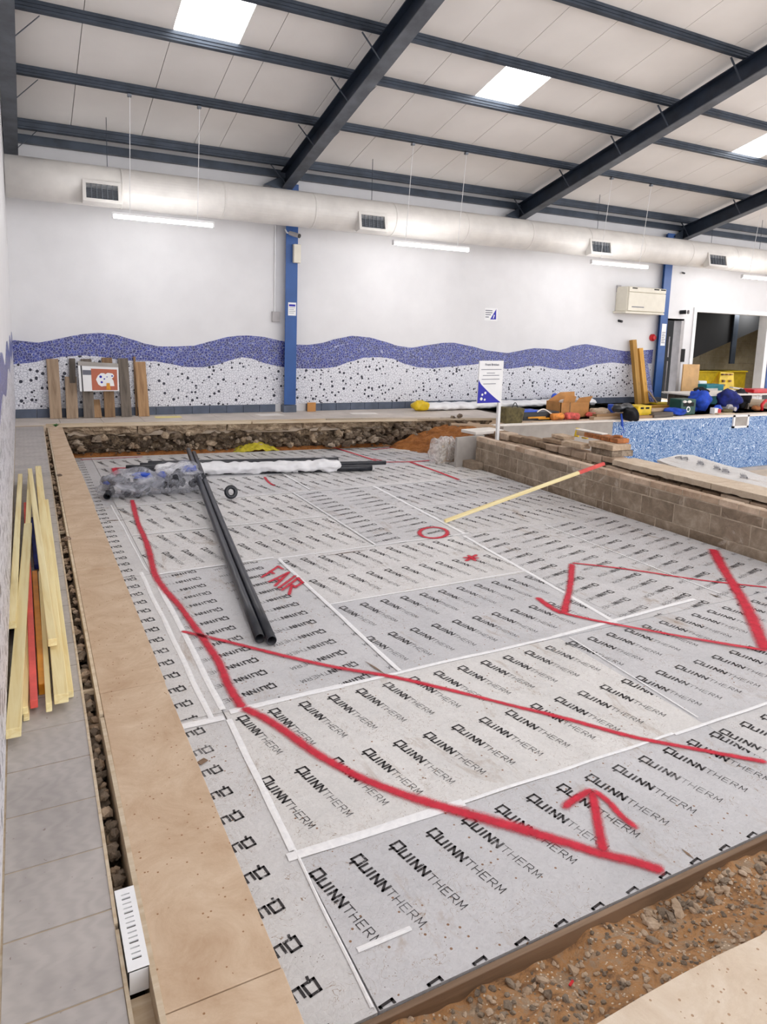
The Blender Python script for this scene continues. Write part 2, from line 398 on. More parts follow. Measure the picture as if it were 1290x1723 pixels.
def pile(name, spots, mat, parent, rd, flat=.6):       # many small stones joined: stuff
    m = MB()
    for (p, r) in spots:
        me = stone_mesh(rd.randrange(8)); M = Matrix.Translation(p) @ Matrix.Rotation(rd.uniform(0,6.3), 4, 'Z') @ Matrix.Rotation(rd.uniform(-.5,.5), 4, 'X') @ Matrix.Diagonal((r*rd.uniform(.8,1.4), r, r*flat, 1))
        m.add([v.co for v in me.vertices], [tuple(p_.vertices) for p_ in me.polygons], M)
    o = m.build(name, mat, parent); o['kind'] = 'stuff'; return o
def grid_mesh(m, x0, x1, y0, y1, nx, ny, fz, fxy=None):
    vs = []; fs = []
    for j in range(ny+1):
        for i in range(nx+1):
            x = x0+(x1-x0)*i/nx; y = y0+(y1-y0)*j/ny
            if fxy: x, y = fxy(x, y)
            vs.append((x, y, fz(x, y)))
    for j in range(ny):
        for i in range(nx): a = j*(nx+1)+i; fs.append((a, a+1, a+nx+2, a+nx+1))
    return m.add(vs, fs)
def text(name, s, M, size, mat, parent, thick=.001, bold=0):
    c = bpy.data.curves.new(name, 'FONT'); c.body = s; c.size = size; c.extrude = thick; c.offset = bold; c.align_x = 'CENTER'
    o = bpy.data.objects.new(name, c); COL.objects.link(o)
    dg = bpy.context.evaluated_depsgraph_get(); me = bpy.data.meshes.new_from_object(o.evaluated_get(dg)); bpy.data.objects.remove(o)
    me.materials.clear(); me.materials.append(MATS[mat]); o = bpy.data.objects.new(name, me); COL.objects.link(o)
    if parent: o.parent = parent; M = Matrix.Translation(-Vector(parent.get('_org', (0,0,0)))) @ M
    o.matrix_local = M; return o
FACE = Matrix(((1,0,0,0),(0,0,-1,0),(0,1,0,0),(0,0,0,1)))       # flat thing in xy -> upright, facing -Y
def fm(x, y, z, a=0): return Matrix.Translation((x, y, z)) @ Matrix.Rotation(a, 4, 'Z') @ FACE

YW = 12.2       # far wall
XL = -0.10      # left wall
ZI = -0.46      # insulation level
SL = .258       # roof slope
def zroof(y): return 4.3 + SL*(YW - y)

# ================================================================== THE SHELL
# far wall with its two openings
DX0, DX1, DZ = 13.95, 14.62, 2.0
OX0, OX1, OZ = 15.02, 17.8, 2.24
wf = struct('wall_far')
m = MB()
T = .2
for (x0, x1, z0, z1) in ((XL-.2, DX0, -.6, 4.5), (DX0, DX1, DZ, 4.5), (DX1, OX0, 0, 4.5), (OX0, OX1, OZ, 4.5), (OX1, 24, 0, 4.5)):
    m.box((x0, YW, z0), (x1, YW+T, z1))
m.build('plaster', 'white_paint', wf)
top = [(26,572.6),(45,574.5),(65,576.5),(85,573),(104,568.7),(122,565),(140,562),(166,560),(195,563.4),(221,571),(247,579),(270,583),(293,583),(326,581.7),(340,578),(355,574),(384,566.7),(400,565),(416,564.4),(442,566.7),(475,574),(497.7,579.7),(517,580.4),(540,577.4),(566,570),(592,565),(621,567.7),(647.5,575),(670,582.3),(693,585),(719,580.7),(746,576.8),(761.5,576.5),(791,582.3),(820,590.0),(853,594),(870,591),(888,587.3),(900.5,585.8),(920,586.8),(938,589.3),(950,587),(963.5,581.8),(984.6,579),(1002.8,581.8),(1030,587.8),(1051,590.8),(1081,589.3),(1104,588)]
bot = [(26,612.6),(55,610),(81,604),(107.5,600),(140,598),(169,600),(195,604.5),(228,607.7),(260.5,607.7),(286.5,612.3),(312.6,617.5),(342,618),(364.7,613.3),(390.8,605),(405,601),(419.5,602.5),(449,612.3),(475,617.5),(497.7,619.8),(536.8,620.4),(563,617.5),(589,608.4),(611.6,601.9),(637.7,601),(660.5,603.5),(680,612.3),(703,618),(725.6,619.8),(758,617),(791,614),(807,611.6),(825,616),(851,620.8),(868,619),(888,615.8),(908,615.8),(925,619.5),(945,622),(960,622),(975.6,619.9),(999.8,612.9),(1027,609.9),(1051,612),(1066,614.4),(1093.5,611.4),(1104,612)]
def curve(pts):
    P = [aty(x, y) for x, y in pts]; return sorted((p.x, p.z) for p in P)
ct, cb = curve(top), curve(bot)
def interp(c, x):
    if x <= c[0][0]: return c[0][1]
    for (a, b), (c1, d1) in zip(c, c[1:]):
        if x <= c1: t = (x-a)/(c1-a); t = t*t*(3-2*t)*.3 + t*.7; return b+(d1-b)*t
    return c[-1][1]
def band(lo, hi, x0, x1, y, n, name, mat, parent):
    m = MB()
    xs = [x0+(x1-x0)*i/n for i in range(n+1)]
    vs = []
    for x in xs: vs += [(x, y, lo(x)), (x, y, hi(x)), (x, YW, lo(x)), (x, YW, hi(x))]
    fs = []
    for i in range(n):
        a = 4*i; b = a+4; fs += [(a, b, b+1, a+1), (a+1, b+1, b+3, a+3), (a, a+2, b+2, b)]
    fs += [(0,1,3,2), (4*n, 4*n+2, 4*n+3, 4*n+1)]
    return m.add(vs, fs).build(name, mat, parent)
band(lambda x: interp(cb, x), lambda x: interp(ct, x), XL, 13.62, YW-.013, 260, 'blue_mosaic_band', 'blue_mosaic', wf)
band(lambda x: .14, lambda x: interp(cb, x), XL, 13.62, YW-.010, 260, 'white_mosaic_field', 'white_mosaic', wf)
# skirting of tiles
bs = struct('baseboard_far')
x = XL; rd = random.Random(4)
while x < 13.6:
    if not (4.08 < x+.15 < 4.6): MB().box((x+.003, YW-.03, 0), (min(x+.297, 13.6), YW, .135)).build('tile', 'skirting_tile', bs, bevel=.003)
    x += .3
# left wall (the photographer leans on it)
wl = struct('wall_left')
MB().box((XL-.2, -4, -.6), (XL, YW, 9.5)).build('plaster', 'white_paint', wl)
def lw(y, base, amp, ph): return base + amp*math.sin(2*PI*y/2.3 + ph)
def band_l(lo, hi, name, mat):
    m = MB(); n = 240; vs = []; fs = []
    for i in range(n+1):
        y = -3 + (YW-.02+3)*i/n; vs += [(XL+.006, y, lo(y)), (XL+.006, y, hi(y)), (XL, y, lo(y)), (XL, y, hi(y))]
    for i in range(n): a = 4*i; b = a+4; fs += [(a, b, b+1, a+1), (a+1, b+1, b+3, a+3)]
    m.add(vs, fs).build(name, mat, wl)
band_l(lambda y: lw(y, 1.06, .05, 2.2), lambda y: lw(y, 1.27, .07, 1.6), 'blue_mosaic_band', 'blue_mosaic')
band_l(lambda y: .12, lambda y: lw(y, 1.06, .05, 2.2), 'white_mosaic_field', 'white_mosaic')

# floor: narrow tiled walkway on the left, tiled walk along the far wall, concrete slab by the camera
fl = struct('floor')
rd = random.Random(2)
ys = [1.53 - .2475*8 + .2475*k for k in range(60)]
xr = lambda y: .165 + .105*max(0, (y-1.5))/10
MB().box((XL, -3, -.16), (.17, 1, -.0025)).build('screed', 'pale_batten', fl)
MB().prism([(XL,1),(.155,1),(.25,11.3),(XL,11.3)], -.16, -.0025).build('screed', 'pale_batten', fl)
for y in ys:
    if y > 11.1: break
    y1 = min(y+.2475, 11.25)
    MB().prism([(XL+.006, y+.003), (xr(y)-.008, y+.003-.01*0), (xr(y1)-.008, y1-.003), (XL+.006, y1-.003)], -.008, 0).build('floor_tile', 'floor_tile', fl)
# far walk edge line (photo): points at z = 0
edge = [(.30, 11.30), (2.0, 11.12), (4.0, 10.95), (5.2, 10.9), (6.3, 10.75), (7.2, 10.5), (8.2, 10.1)]
def ey(x):
    for (a, b), (c, e) in zip(edge, edge[1:]):
        if x <= c: return b + (e-b)*(x-a)/(c-a)
    return 9.75
x = XL
while x < 14.9:
    x1 = x+.6; y0a = 11.27 if x < .3 else ey(x)+.14; y0b = 11.27 if x1 < .3 else ey(x1)+.14
    ym = (max(y0a, y0b)+YW)/2
    for (a, b, c, e) in ((y0a, y0b, ym, ym), (ym, ym, YW, YW)):
        if c-a > .03: MB().prism([(x+.003, a+.003), (x1-.003, b+.003), (x1-.003, e-.003), (x+.003, c-.003)], -.02, 0).build('floor_tile', 'walk_tile', fl)
    x = x1
MB().prism([(XL,11.25),(.3,11.25)] + [(x, y+.12) for x, y in edge] + [(8.25,9.72),(24,9.72),(24,YW),(XL,YW)], -.2, -.02).build('screed', 'slab_concrete', fl)
MB().prism([(8.2,9.66),(24,9.66),(24,YW),(8.2,YW)], -.02, 0.0).build('deck', 'slab_concrete', fl)
m = MB(); grid_mesh(m, .54, 9, -3, .98, 60, 30, lambda x, y: 0.0 - .012*max(0, noise.noise(Vector((x*6, y*6, 0)))) * (1 if y > .9 else 0), lambda x, y: (x, y + (.02*noise.noise(Vector((x*7, 0, 3))) if y > .97 else 0)))
m.box((.54, -3, -.6), (9, .96, -.03)); m.build('slab', 'slab_concrete', fl)
# ground below everything
gr = MB(); gr.box((XL, -3, -1.6), (6.0, 12.1, -.52)); gr.box((6.0, -3, -1.6), (6.75, 9.6, -.52))
tag(gr.build('ground', 'soil'), kind='structure')

# far-left timber edging and chipboard ledge
lg = thing('timber_ledge', 'tan chipboard-topped ledge running along the left side of the foil boards', 'ledge', (.4, 0, -.46))
ybr = [-1.2, .35, 1.42, 2.95, 4.55, 6.2, 7.75, 9.3, 11.05]
lx0 = lambda y: .215 + .1*max(0, min(1, (y-1.5)/9.8)); lx1 = lambda y: .505 + .0*y
for a, b in zip(ybr, ybr[1:]):
    o = MB().prism([(lx0(a)+.012, a+.002), (lx1(a)+rd.uniform(-.006,.006), a+.002), (lx1(b)+rd.uniform(-.006,.006), b-.002), (lx0(b)+.012, b-.002)], -.022, rd.uniform(-.001,.002)).build('chipboard_sheet', 'chipboard', lg, bevel=.002)
m = MB(); m.prism([(lx0(-1)+.014,-1.2),(.495,-1.2),(.495,11.0),(lx0(11)+.014,11.0)], -.5, -.023); m.build('ledge_core', 'mortar', lg)
for a, b in ((-1.2, 2.75), (2.78, 6.4), (6.43, 11.0)):
    MB().prism([(lx0(a)-.004, a), (lx0(a)+.010, a), (lx0(b)+.010, b), (lx0(b)-.004, b)], -.15, .004).build('edge_strip', 'pale_batten', lg)
# knots / cut-outs and the small plant in the far corner
for (px, py, r_) in ((100, 800, .03), (113, 907, .03)):
    p = atz(px, py); m = MB(); m.tube([p+Vector((.02*math.cos(t), .045*math.sin(t), .002)) for t in [2*PI*k/16 for k in range(17)]], .006, 6); m.tube([p+Vector((.008*math.cos(t), .02*math.sin(t), .002)) for t in [2*PI*k/12 for k in range(13)]], .005, 6)
    m.build('wood_knot', 'edge_board', lg)
pw = thing('weed', 'small green weed growing at the far corner of the chipboard ledge', 'plant', (.42, 11.1, 0))
for k in range(9):
    a = k*.7; m = MB(); L = .05+.03*(k%3)
    m.add([(0,-.008,0),(L*.5,-.014,.03),(L,0,.035),(L*.5,.014,.03),(0,.008,0)], [(0,1,2,3,4)], Matrix.Translation((.42,11.1,0)) @ rotz(a)); m.build('leaf', 'leaf_green', pw)

# edge strips of the walkway and the slot with its rubble and drain
sl = thing('rubble_slot', 'narrow open slot of broken rubble between the grey walkway and the chipboard ledge', 'trench', (.19, 0, -.2))
MB().prism([(.15,-1.2),(.225,-1.2),(.32,11.25),(.235,11.25)], -.3, -.17).build('slot_bed', 'dark_rubble', sl)
for a, b in ((-1.2, 1.7), (1.72, 5.2), (5.22, 9), (9.02, 11.3)):
    MB().prism([(xr(a)-.008, a), (xr(a)+.001, a), (xr(b)+.001, b), (xr(b)-.008, b)], -.15, .003).build('edge_strip', 'pale_batten', sl)
rd = random.Random(21)
y = 1.84
n = 0
while y < 3.6:
    for xx in (.0, 1.0):
        stone('stone', (xr(y)+.006+rd.uniform(.004,.03)+.0*xx, y+rd.uniform(-.01,.01), -.05-rd.uniform(0,.05)), rd.uniform(.014,.026), 'rubble' if rd.random() < .6 else 'pale_stone', sl, rd, .8)
    y += .026
sp = []
for k in range(700):
    y = 3.5 + 7.7*(k/700)**1.1; sp.append((Vector((xr(y)+rd.uniform(.0,.052), y, -.06-rd.uniform(0,.08))), rd.uniform(.012,.03)))
pile('stone_fill', sp, 'dark_rubble', sl, rd, .8)
sp = []
for k in range(160):
    y = 3.5 + 7.5*rd.random(); sp.append((Vector((xr(y)+rd.uniform(.01,.04), y, -.05)), rd.uniform(.01,.022)))
pile('pale_stone_fill', sp, 'pale_stone', sl, rd, .8)
for (y) in (5.6, 3.05): MB().box((xr(y), y, -.05), (xr(y)+.055, y+.02, -.03)).build('wood_chip', 'pale_batten', sl)
# timber in the slot next to the drain
MB().box((.172, .1, -.12), (.222, 1.55, -.062)).build('slot_batten', 'pale_batten', sl)
dr = thing('drain_channel', 'white plastic drain channel cover with slots set in the narrow gap', 'drain', (.2, 1.7, 0))
m = MB(); x0, x1, y0, y1 = .172, .222, 1.56, 1.83
m.box((x0, y0, -.06), (x0+.003, y1, .004)); m.box((x1-.003, y0, -.06), (x1, y1, .004)); m.box((x0, y0, -.06), (x1, y0+.004, .004)); m.box((x0, y1-.004, -.06), (x1, y1, .004))
m.build('channel_side', 'plain_white', dr)
m = MB(); ks = [y0+.03+k*.0165 for k in range(14)]
m.box((x0, y0, .001), (x0+.014, y1, .005)); m.box((x1-.014, y0, .001), (x1, y1, .005)); prev = y0
for k_, yk in enumerate(ks):
    m.box((x0+.014, prev, .001), (x1-.014, yk, .005)); prev = yk + (.0045 if k_ % 3 else .007)
m.box((x0+.014, prev, .001), (x1-.014, y1, .005)); m.build('slotted_cover', 'plain_white', dr)
MB().box((x0+.004, y0+.01, -.05), (x1-.004, y1-.01, -.045)).build('channel_base', 'edge_board', dr)

# ================================================================== INSULATED FLOOR
ins = thing('insulated_floor', 'large area of silver foil insulation boards with printed lettering and red marks', 'floor', (3, 6, ZI))
FAR = lambda x: 11.02 - .44*(x-.5)/5.5
boards = []
def bd(x0, x1, y0, y1, o): boards.append((x0, x1, y0, y1, o))
for y0, y1 in ((1.58, 3.38), (3.38, 5.62), (5.62, 7.9), (7.9, 11.2)): bd(.512, .87, y0, y1, 'w')
for y0, y1 in ((1.58, 2.25), (2.25, 3.38)):
    bd(.87, 3.13, y0, y1, 's'); bd(3.13, 5.39, y0, y1, 's'); bd(5.39, 6.0, y0, y1, 's')
bd(.87, 1.93, 3.38, 5.62, 'w')
for y0, y1 in ((3.38, 4.5), (4.5, 5.62)): bd(1.93, 3.78, y0, y1, 's')
bd(3.78, 4.9, 3.38, 5.64, 'w'); bd(4.9, 6.0, 3.38, 5.64, 'w')
for y0, y1 in ((5.62, 6.76), (6.76, 7.9)): bd(.87, 2.88, y0, y1, 's')
bd(2.88, 3.98, 5.62, 7.9, 'w')
for y0, y1 in ((5.64, 6.77), (6.77, 7.9)): bd(3.98, 6.0, y0, y1, 's')
for y0, y1 in ((7.9, 9.02), (9.02, 10.14), (10.14, 11.2)):
    bd(.87, 3.13, y0, y1, 's'); bd(3.13, 5.39, y0, y1, 's'); bd(5.39, 6.0, y0, y1, 's')
LET = {  # strokes in a unit box, italic shear applied later
 'Q': [[(0,.05),(.05,1),(.95,1),(1,.05),(.0,.05)], [(.45,.1),(.35,-.28)]],
 'U': [[(0,1),(0,0),(1,0),(1,1)]], 'I': [[(.5,0),(.5,1)]], 'N': [[(0,0),(0,1),(.95,0),(1,1)]],
 'T': [[(-.1,1),(1.1,1)],[(.5,1),(.5,0)]], 'H': [[(0,0),(0,1)],[(1,0),(1,1)],[(0,.5),(1,.5)]],
 'E': [[(1,0),(0,0),(0,1),(1,1)],[(0,.52),(.85,.52)]], 'R': [[(0,0),(0,1),(.85,1),(1,.75),(.85,.5),(0,.48)],[(.5,.48),(1,0)]],
 'M': [[(0,0),(.05,1),(.5,.25),(.95,1),(1,0)]]}
def word_quads():
    q = []; x = 0
    for i, ch in enumerate('QUINNTHERM'):
        big = i < 5; w_ = {'I': .012, 'Q': .040}.get(ch, .028 if big else .026); h = .047 if ch == 'Q' else (.037 if big else .036); sw = .0098 if big else .0031
        for st in LET[ch]:
            P = [Vector((x + (px*w_ if ch != 'I' else w_*.5), py*h)) for px, py in st]
            P = [Vector((p.x*.985 - p.y*.20, p.y*.97 + p.x*.215)) for p in P]
            for a, b in zip(P, P[1:]):
                t = (b-a).normalized(); n_ = Vector((-t.y, t.x))*sw/2; a2 = a - t*sw*.45; b2 = b + t*sw*.45
                q.append([a2-n_, b2-n_, b2+n_, a2+n_])
        x += w_ + (.0135 if big else .0125)
    return q
WQ = word_quads()
def clip(poly, x0, x1, y0, y1):
    for ax, lim, sg in ((0, x0, 1), (0, x1, -1), (1, y0, 1), (1, y1, -1)):
        out = []
        for i in range(len(poly)):
            a, b = poly[i], poly[(i+1) % len(poly)]; da, db = sg*(a[ax]-lim), sg*(b[ax]-lim)
            if da >= 0: out.append(a)
            if (da >= 0) != (db >= 0): t = da/(da-db); out.append(a + (b-a)*t)
        poly = out
        if len(poly) < 3: return []
    return poly
rd = random.Random(9)
tapes = []
for bi, (x0, x1, y0, y1, o) in enumerate(boards):
    ya, yb = min(y1, FAR(x0)), min(y1, FAR(x1))
    if ya <= y0+.05: continue
    dz = rd.uniform(-.003, .002)
    g = .003
    ob = MB().prism([(x0+g, y0+g), (x1-g, y0+g), (x1-g, yb-g), (x0+g, ya-g)], ZI-.06, ZI+dz).build('insulation_board', 'foil_board', ins)
    zt = ZI + dz + .0012
    pm = MB(); X1, Y1 = x1, min(ya, yb)
    ox, oy = rd.uniform(-.03, .05), rd.uniform(-.02, .02)
    if o == 's':       # lettering runs towards the camera
        rows = [y1-.085, y1-.085-.53] if y1 < 11 else [11.13, 10.6]
        if y0 < 2: rows = [2.165, 1.592]
        nx = int((x1-x0)/.1685)+2
        for r_, sy in enumerate(rows):
            for k in range(-1, nx):
                sx = x0 + .007 + k*.1685 + (.045 if (r_ + bi) % 2 and y0 > 2 else 0) + ox*0
                for q in WQ:
                    P = [Vector((sx + p.y, sy - p.x)) for p in q]
                    P = clip(P, x0+.004, x1-.004, y0+.004, Y1-.004)
                    if P: pm.add([(p.x, p.y, zt) for p in P], [tuple(range(len(P)))])
    else:              # lettering runs to the left
        cols = [x0+.33, x0+.33+.53, x0+.33+1.06] if x1-x0 > .5 else [.735]
        ny = int((y1-y0)/.1685)+2
        for c_, sx in enumerate(cols):
            for k in range(-1, ny):
                sy = y0 + .02 + k*.1685 + (.05 if c_ % 2 else 0)
                for q in WQ:
                    P = [Vector((sx - p.x, sy - p.y)) for p in q]
                    P = clip(P, x0+.004, x1-.004, y0+.004, Y1-.004)
                    if P: pm.add([(p.x, p.y, zt) for p in P], [tuple(range(len(P)))])
    if pm.v:
        po = pm.mesh('printed_lettering'); po.materials.append(MATS['board_print']); q = bpy.data.objects.new('printed_lettering', po); COL.objects.link(q); q.parent = ob
# tape over the joints
def tape(a, b, w_, wob=.006):
    a = Vector(a); b = Vector(b); L = (b-a).length; n = max(3, int(L/.08)); t = (b-a)/L; nn = Vector((-t.y, t.x)); vs = []; fs = []
    for i in range(n+1):
        p = a + t*L*i/n; p += nn*wob*noise.noise(Vector((p.x*3, p.y*3, w_*50)))
        e1 = w_/2*(1+.15*noise.noise(Vector((p.x*9, p.y*9, 1)))); z_ = ZI+.0034+.0015*noise.noise(Vector((p.x*12, p.y*12, 4)))
        vs += [(p.x-nn.x*e1, p.y-nn.y*e1, ZI+.0028), (p.x, p.y, z_+.0012), (p.x+nn.x*e1, p.y+nn.y*e1, ZI+.0028)]
    for i in range(n): k = 3*i; fs += [(k, k+3, k+4, k+1), (k+1, k+4, k+5, k+2)]
    MB().add(vs, fs).build('tape_strip', 'foil_tape', ins)
for a, b, w_ in (((.83, 2.27), (1.62, 2.26), .045), ((1.62, 2.26), (2.9, 2.25), .018), ((2.9, 2.24), (6.0, 2.26), .02), ((.60, 3.33), (.86, 3.33), .05), ((.9, 3.37), (1.55, 3.38), .045), ((1.55, 3.38), (3.1, 3.40), .03), ((3.1, 3.4), (4.6, 3.5), .035), ((1.93, 4.5), (3.78, 4.53), .016), ((.87, 5.6), (1.9, 5.66), .03), ((1.93, 5.62), (3.95, 5.66), .022),
             ((.80, 3.35), (.80, 5.7), .03), ((.875, 3.4), (.885, 5.6), .034), ((.855, 1.6), (.87, 2.3), .012), ((.86, 2.3), (.88, 3.3), .03), ((.85, 5.7), (.82, 8.0), .014), ((1.93, 3.4), (1.93, 5.6), .03), ((3.68, 3.4), (3.85, 5.6), .035), ((3.9, 5.66), (3.99, 7.9), .04), ((2.9, 5.66), (2.9, 7.9), .018), ((4.9, 3.5), (4.9, 5.6), .018),
             ((.87, 6.76), (2.88, 6.76), .02), ((.87, 7.9), (5.9, 7.9), .022), ((3.15, 2.3), (3.2, 3.36), .012), ((.9, 1.80), (1.1, 1.80), .02), ((4.0, 6.77), (5.9, 6.78), .015), ((3.15, 8), (3.15, 10.6), .02)):
    tape(a, b, w_)
# a few slits and dark tears
for a, b, w_ in (((1145,1428), (1168,1447), .012), ((170,877), (216,875), .03), ((545,936), (622,925), .02), ((1078,1053), (1100,1062), .012), ((612,1112), (652,1138), .016), ((1190,998), (1216,1008), .015)):
    p, q = atz(*a, ZI), atz(*b, ZI); t = (q-p).normalized(); nn = Vector((-t.y, t.x, 0))*w_/2; mid = (p+q)/2; up = Vector((0,0,.003))
    MB().add([p+up, mid-nn+up, q+up, mid+nn+up], [(0,1,2,3)]).build('dark_slit', 'edge_board', ins)
# red spray lines, each a strip of paint on the foil
def spray(pts, w_, name='spray_line', z=ZI+.0055, closed=False, soft=1.7, parent=None):
    P = [Vector((p.x, p.y)) for p in (atz(x, y, ZI) for x, y in pts)]
    Q = []
    for i in range(len(P)-1):
        p0 = P[max(0, i-1)]; p1 = P[i]; p2 = P[i+1]; p3 = P[min(len(P)-1, i+2)]; n = max(2, int((p2-p1).length/.03))
        for k in range(n):
            t = k/n; Q.append(.5*((2*p1)+(p2-p0)*t+(2*p0-5*p1+4*p2-p3)*t*t+(3*p1-p0-3*p2+p3)*t**3))
    Q.append(P[-1]); vs = []; fs = []; ev = []
    W_ = [(-1, 0), (-.5, .5), (0, 1), (.5, .5), (1, 0)]
    for i, p in enumerate(Q):
        t = (Q[min(i+1, len(Q)-1)] - Q[max(i-1, 0)]).normalized(); n_ = Vector((-t.y, t.x)); ww = w_*soft*(1+.25*noise.noise(Vector((p.x*2, p.y*2, 7))))
        for s_, e in W_: vs.append((p.x+n_.x*ww*s_/2*1.0, p.y+n_.y*ww*s_/2, z)); ev.append(e if closed or (0 < i < len(Q)-1) else e*.45)
    for i in range(len(Q)-1):
        for k in range(4): a = 5*i+k; fs.append((a, a+1, a+6, a+5))
    m = MB(); m.add(vs, fs); me = m.mesh(name); me.materials.append(MATS['spray_paint'])
    at = me.attributes.new('edge', 'FLOAT', 'POINT'); at.data.foreach_set('value', ev)
    o = bpy.data.objects.new(name, me); COL.objects.link(o); o.parent = ins; o.location = -Vector(ins['_org']); return o
spray([(222,842),(232,880),(243,905),(252,932),(260,965),(275,990),(300,1018),(322,1048),(345,1080),(368,1115),(385,1155),(408,1192)], .048)
spray([(408,1192),(440,1207),(480,1232),(530,1268),(590,1302),(650,1328),(720,1352),(800,1375),(880,1398),(960,1422),(1010,1438),(1060,1450),(1118,1468)], .050, z=ZI+.0062)
spray([(305,1063),(345,1072),(400,1085),(480,1105),(560,1123),(660,1140),(760,1163),(860,1188),(950,1210),(1060,1240),(1150,1258),(1290,1284)], .034)
spray([(903,1006),(925,1022),(948,1034)], .05); spray([(962,950),(959,985),(948,1034)], .055, z=ZI+.0062)
spray([(962,948),(1010,953),(1080,962),(1180,977),(1290,989)], .03)
spray([(948,1033),(1000,1045),(1080,1060),(1180,1078),(1290,1096)], .036, z=ZI+.0068)
spray([(1199,925),(1215,955),(1240,995),(1262,1035),(1287,1094)], .085, z=ZI+.0062)
spray([(1015,1436),(1008,1400),(1002,1365),(995,1332)], .042, z=ZI+.0068); spray([(945,1362),(965,1348),(995,1330)], .036, z=ZI+.0074); spray([(995,1330),(1020,1348),(1045,1375),(1072,1398)], .036, z=ZI+.0074)
c = atz(729, 896.5, ZI); cp = []
P_ = [(729+23.5*math.cos(t), 897-9.2*math.sin(t)) for t in [2*PI*k/20 for k in range(21)]]
spray(P_, .045, 'spray_ring', closed=True)
spray([(778,939),(806,940)], .035, 'spray_mark'); spray([(783,945),(802,934)], .035, 'spray_mark', z=ZI+.0062); spray([(787,935),(800,945)], .035, 'spray_mark', z=ZI+.0068); spray([(788,940),(798,939.5)], .06, 'spray_mark', z=ZI+.0074)
spray([(560,753),(600,765),(645,780),(690,789),(730,794),(768,808)][:3], .05); spray([(590,779),(650,778),(700,777),(745,773)], .05, z=ZI+.0062); spray([(690,778),(730,792),(772,808)], .05, z=ZI+.0068); spray([(625,757),(668,753),(700,751)], .035); spray([(628,772),(650,778)], .03)
spray([(232,788),(192,788)], .05); spray([(192,788),(196,798),(202,806)], .07, z=ZI+.0062); spray([(445,803),(452,812),(462,818)], .03)
spray([(135,774),(180,772),(240,769)], .03)
# FAIR
for st in ([(428,959),(440,961),(455,957),(468,956)], [(455,960),(463,966),(476,970)], [(447,977),(460,975),(470,974)],
           [(466,1000),(470,985),(478,970)], [(462,984),(475,984),(490,984)],[(449,984),(455,986)]): pass
FAIRS = [[(431,962),(445,960),(474,957)], [(474,957),(477,963)], [(443,962),(452,974)],
         [(444,974),(462,972),(484,970)], [(484,970),(478,984),(462,990)], [(462,973),(472,986)],
         [(464,998),(480,992),(498,986)],
         [(480,1005),(492,995),(502,984)], [(502,984),(511,990),(506,998),(494,996)], [(494,996),(496,1006)]]
FA = [  # letter strokes read off the photo
 [(432,960),(450,962),(462,957)], [(446,957),(474,957)], [(474,957),(478,966)], [(462,958),(456,974)],
]
def fair():
    # baseline of the word runs from the F at upper left to the R at lower right
    o = atz(436, 978, ZI); e = atz(487, 1010, ZI); u = (e-o); Lw = u.length; u.normalize(); hv = atz(478, 956, ZI) - atz(444, 972, ZI)
    o = atz(441, 972, ZI); hv = atz(468, 954, ZI) - o; e = atz(494, 1006, ZI); uv = e - o
    G = {'F': [[(0,0),(0,1)],[(0,1),(.85,1)],[(0,.5),(.6,.5)]], 'A': [[(0,0),(.5,1)],[(.5,1),(.95,0)],[(.22,.35),(.8,.35)]],
         'I': [[(.5,0),(.5,1)]], 'R': [[(0,0),(0,1)],[(0,1),(.8,.9)],[(.8,.9),(.7,.5)],[(.7,.5),(0,.48)],[(.25,.48),(.95,0)]]}
    cur = 0; wd = {'F': .17, 'A': .20, 'I': .06, 'R': .22}; gap = .075
    for ch in 'FAIR':
        for st in G[ch]:
            pts = []
            for (a, b) in st: p = o + uv*(cur + a*wd[ch]) + hv*b; pts.append(p)
            # straight stroke of paint
            P = [Vector((p.x, p.y)) for p in pts]; t = (P[1]-P[0]).normalized(); n_ = Vector((-t.y, t.x)); w_ = .036; vs = []; ev = []; fs = []
            for i, s_ in enumerate((-.02, .0, (P[1]-P[0]).length, (P[1]-P[0]).length+.02)):
                for k, e_ in ((-1,0),(-.5,.5),(0,1),(.5,.5),(1,0)): q = P[0]+t*s_+n_*k*w_*.62; vs.append((q.x, q.y, ZI+.006+.0003*(len(ins.children)%5))); ev.append(e_ if 0 < i < 3 else e_*.4)
            for i in range(3):
                for k in range(4): a = 5*i+k; fs.append((a, a+1, a+6, a+5))
            me = MB().add(vs, fs).mesh('spray_letter'); me.materials.append(MATS['spray_paint']); at = me.attributes.new('edge', 'FLOAT', 'POINT'); at.data.foreach_set('value', ev)
            ob = bpy.data.objects.new('spray_letter', me); COL.objects.link(ob); ob.parent = ins; ob.location = -Vector(ins['_org'])
        cur += wd[ch] + gap
fair()
# timber edging along the front of the boards
m = beam('edge_board', (.5, 1.56, ZI-.045), (6.0, 1.56, ZI-.045), .022, .10, 'edge_board'); tag(m, 'long brown timber edging board along the front of the foil boards', 'board')
# debris scraps on the foil
p = atz(340, 1283, ZI); MB().box((-.02,-.014,0),(.022,.014,.004), Matrix.Translation(p+Vector((0,0,.003))) @ rotz(.5)).build('scrap', 'edge_board', ins)

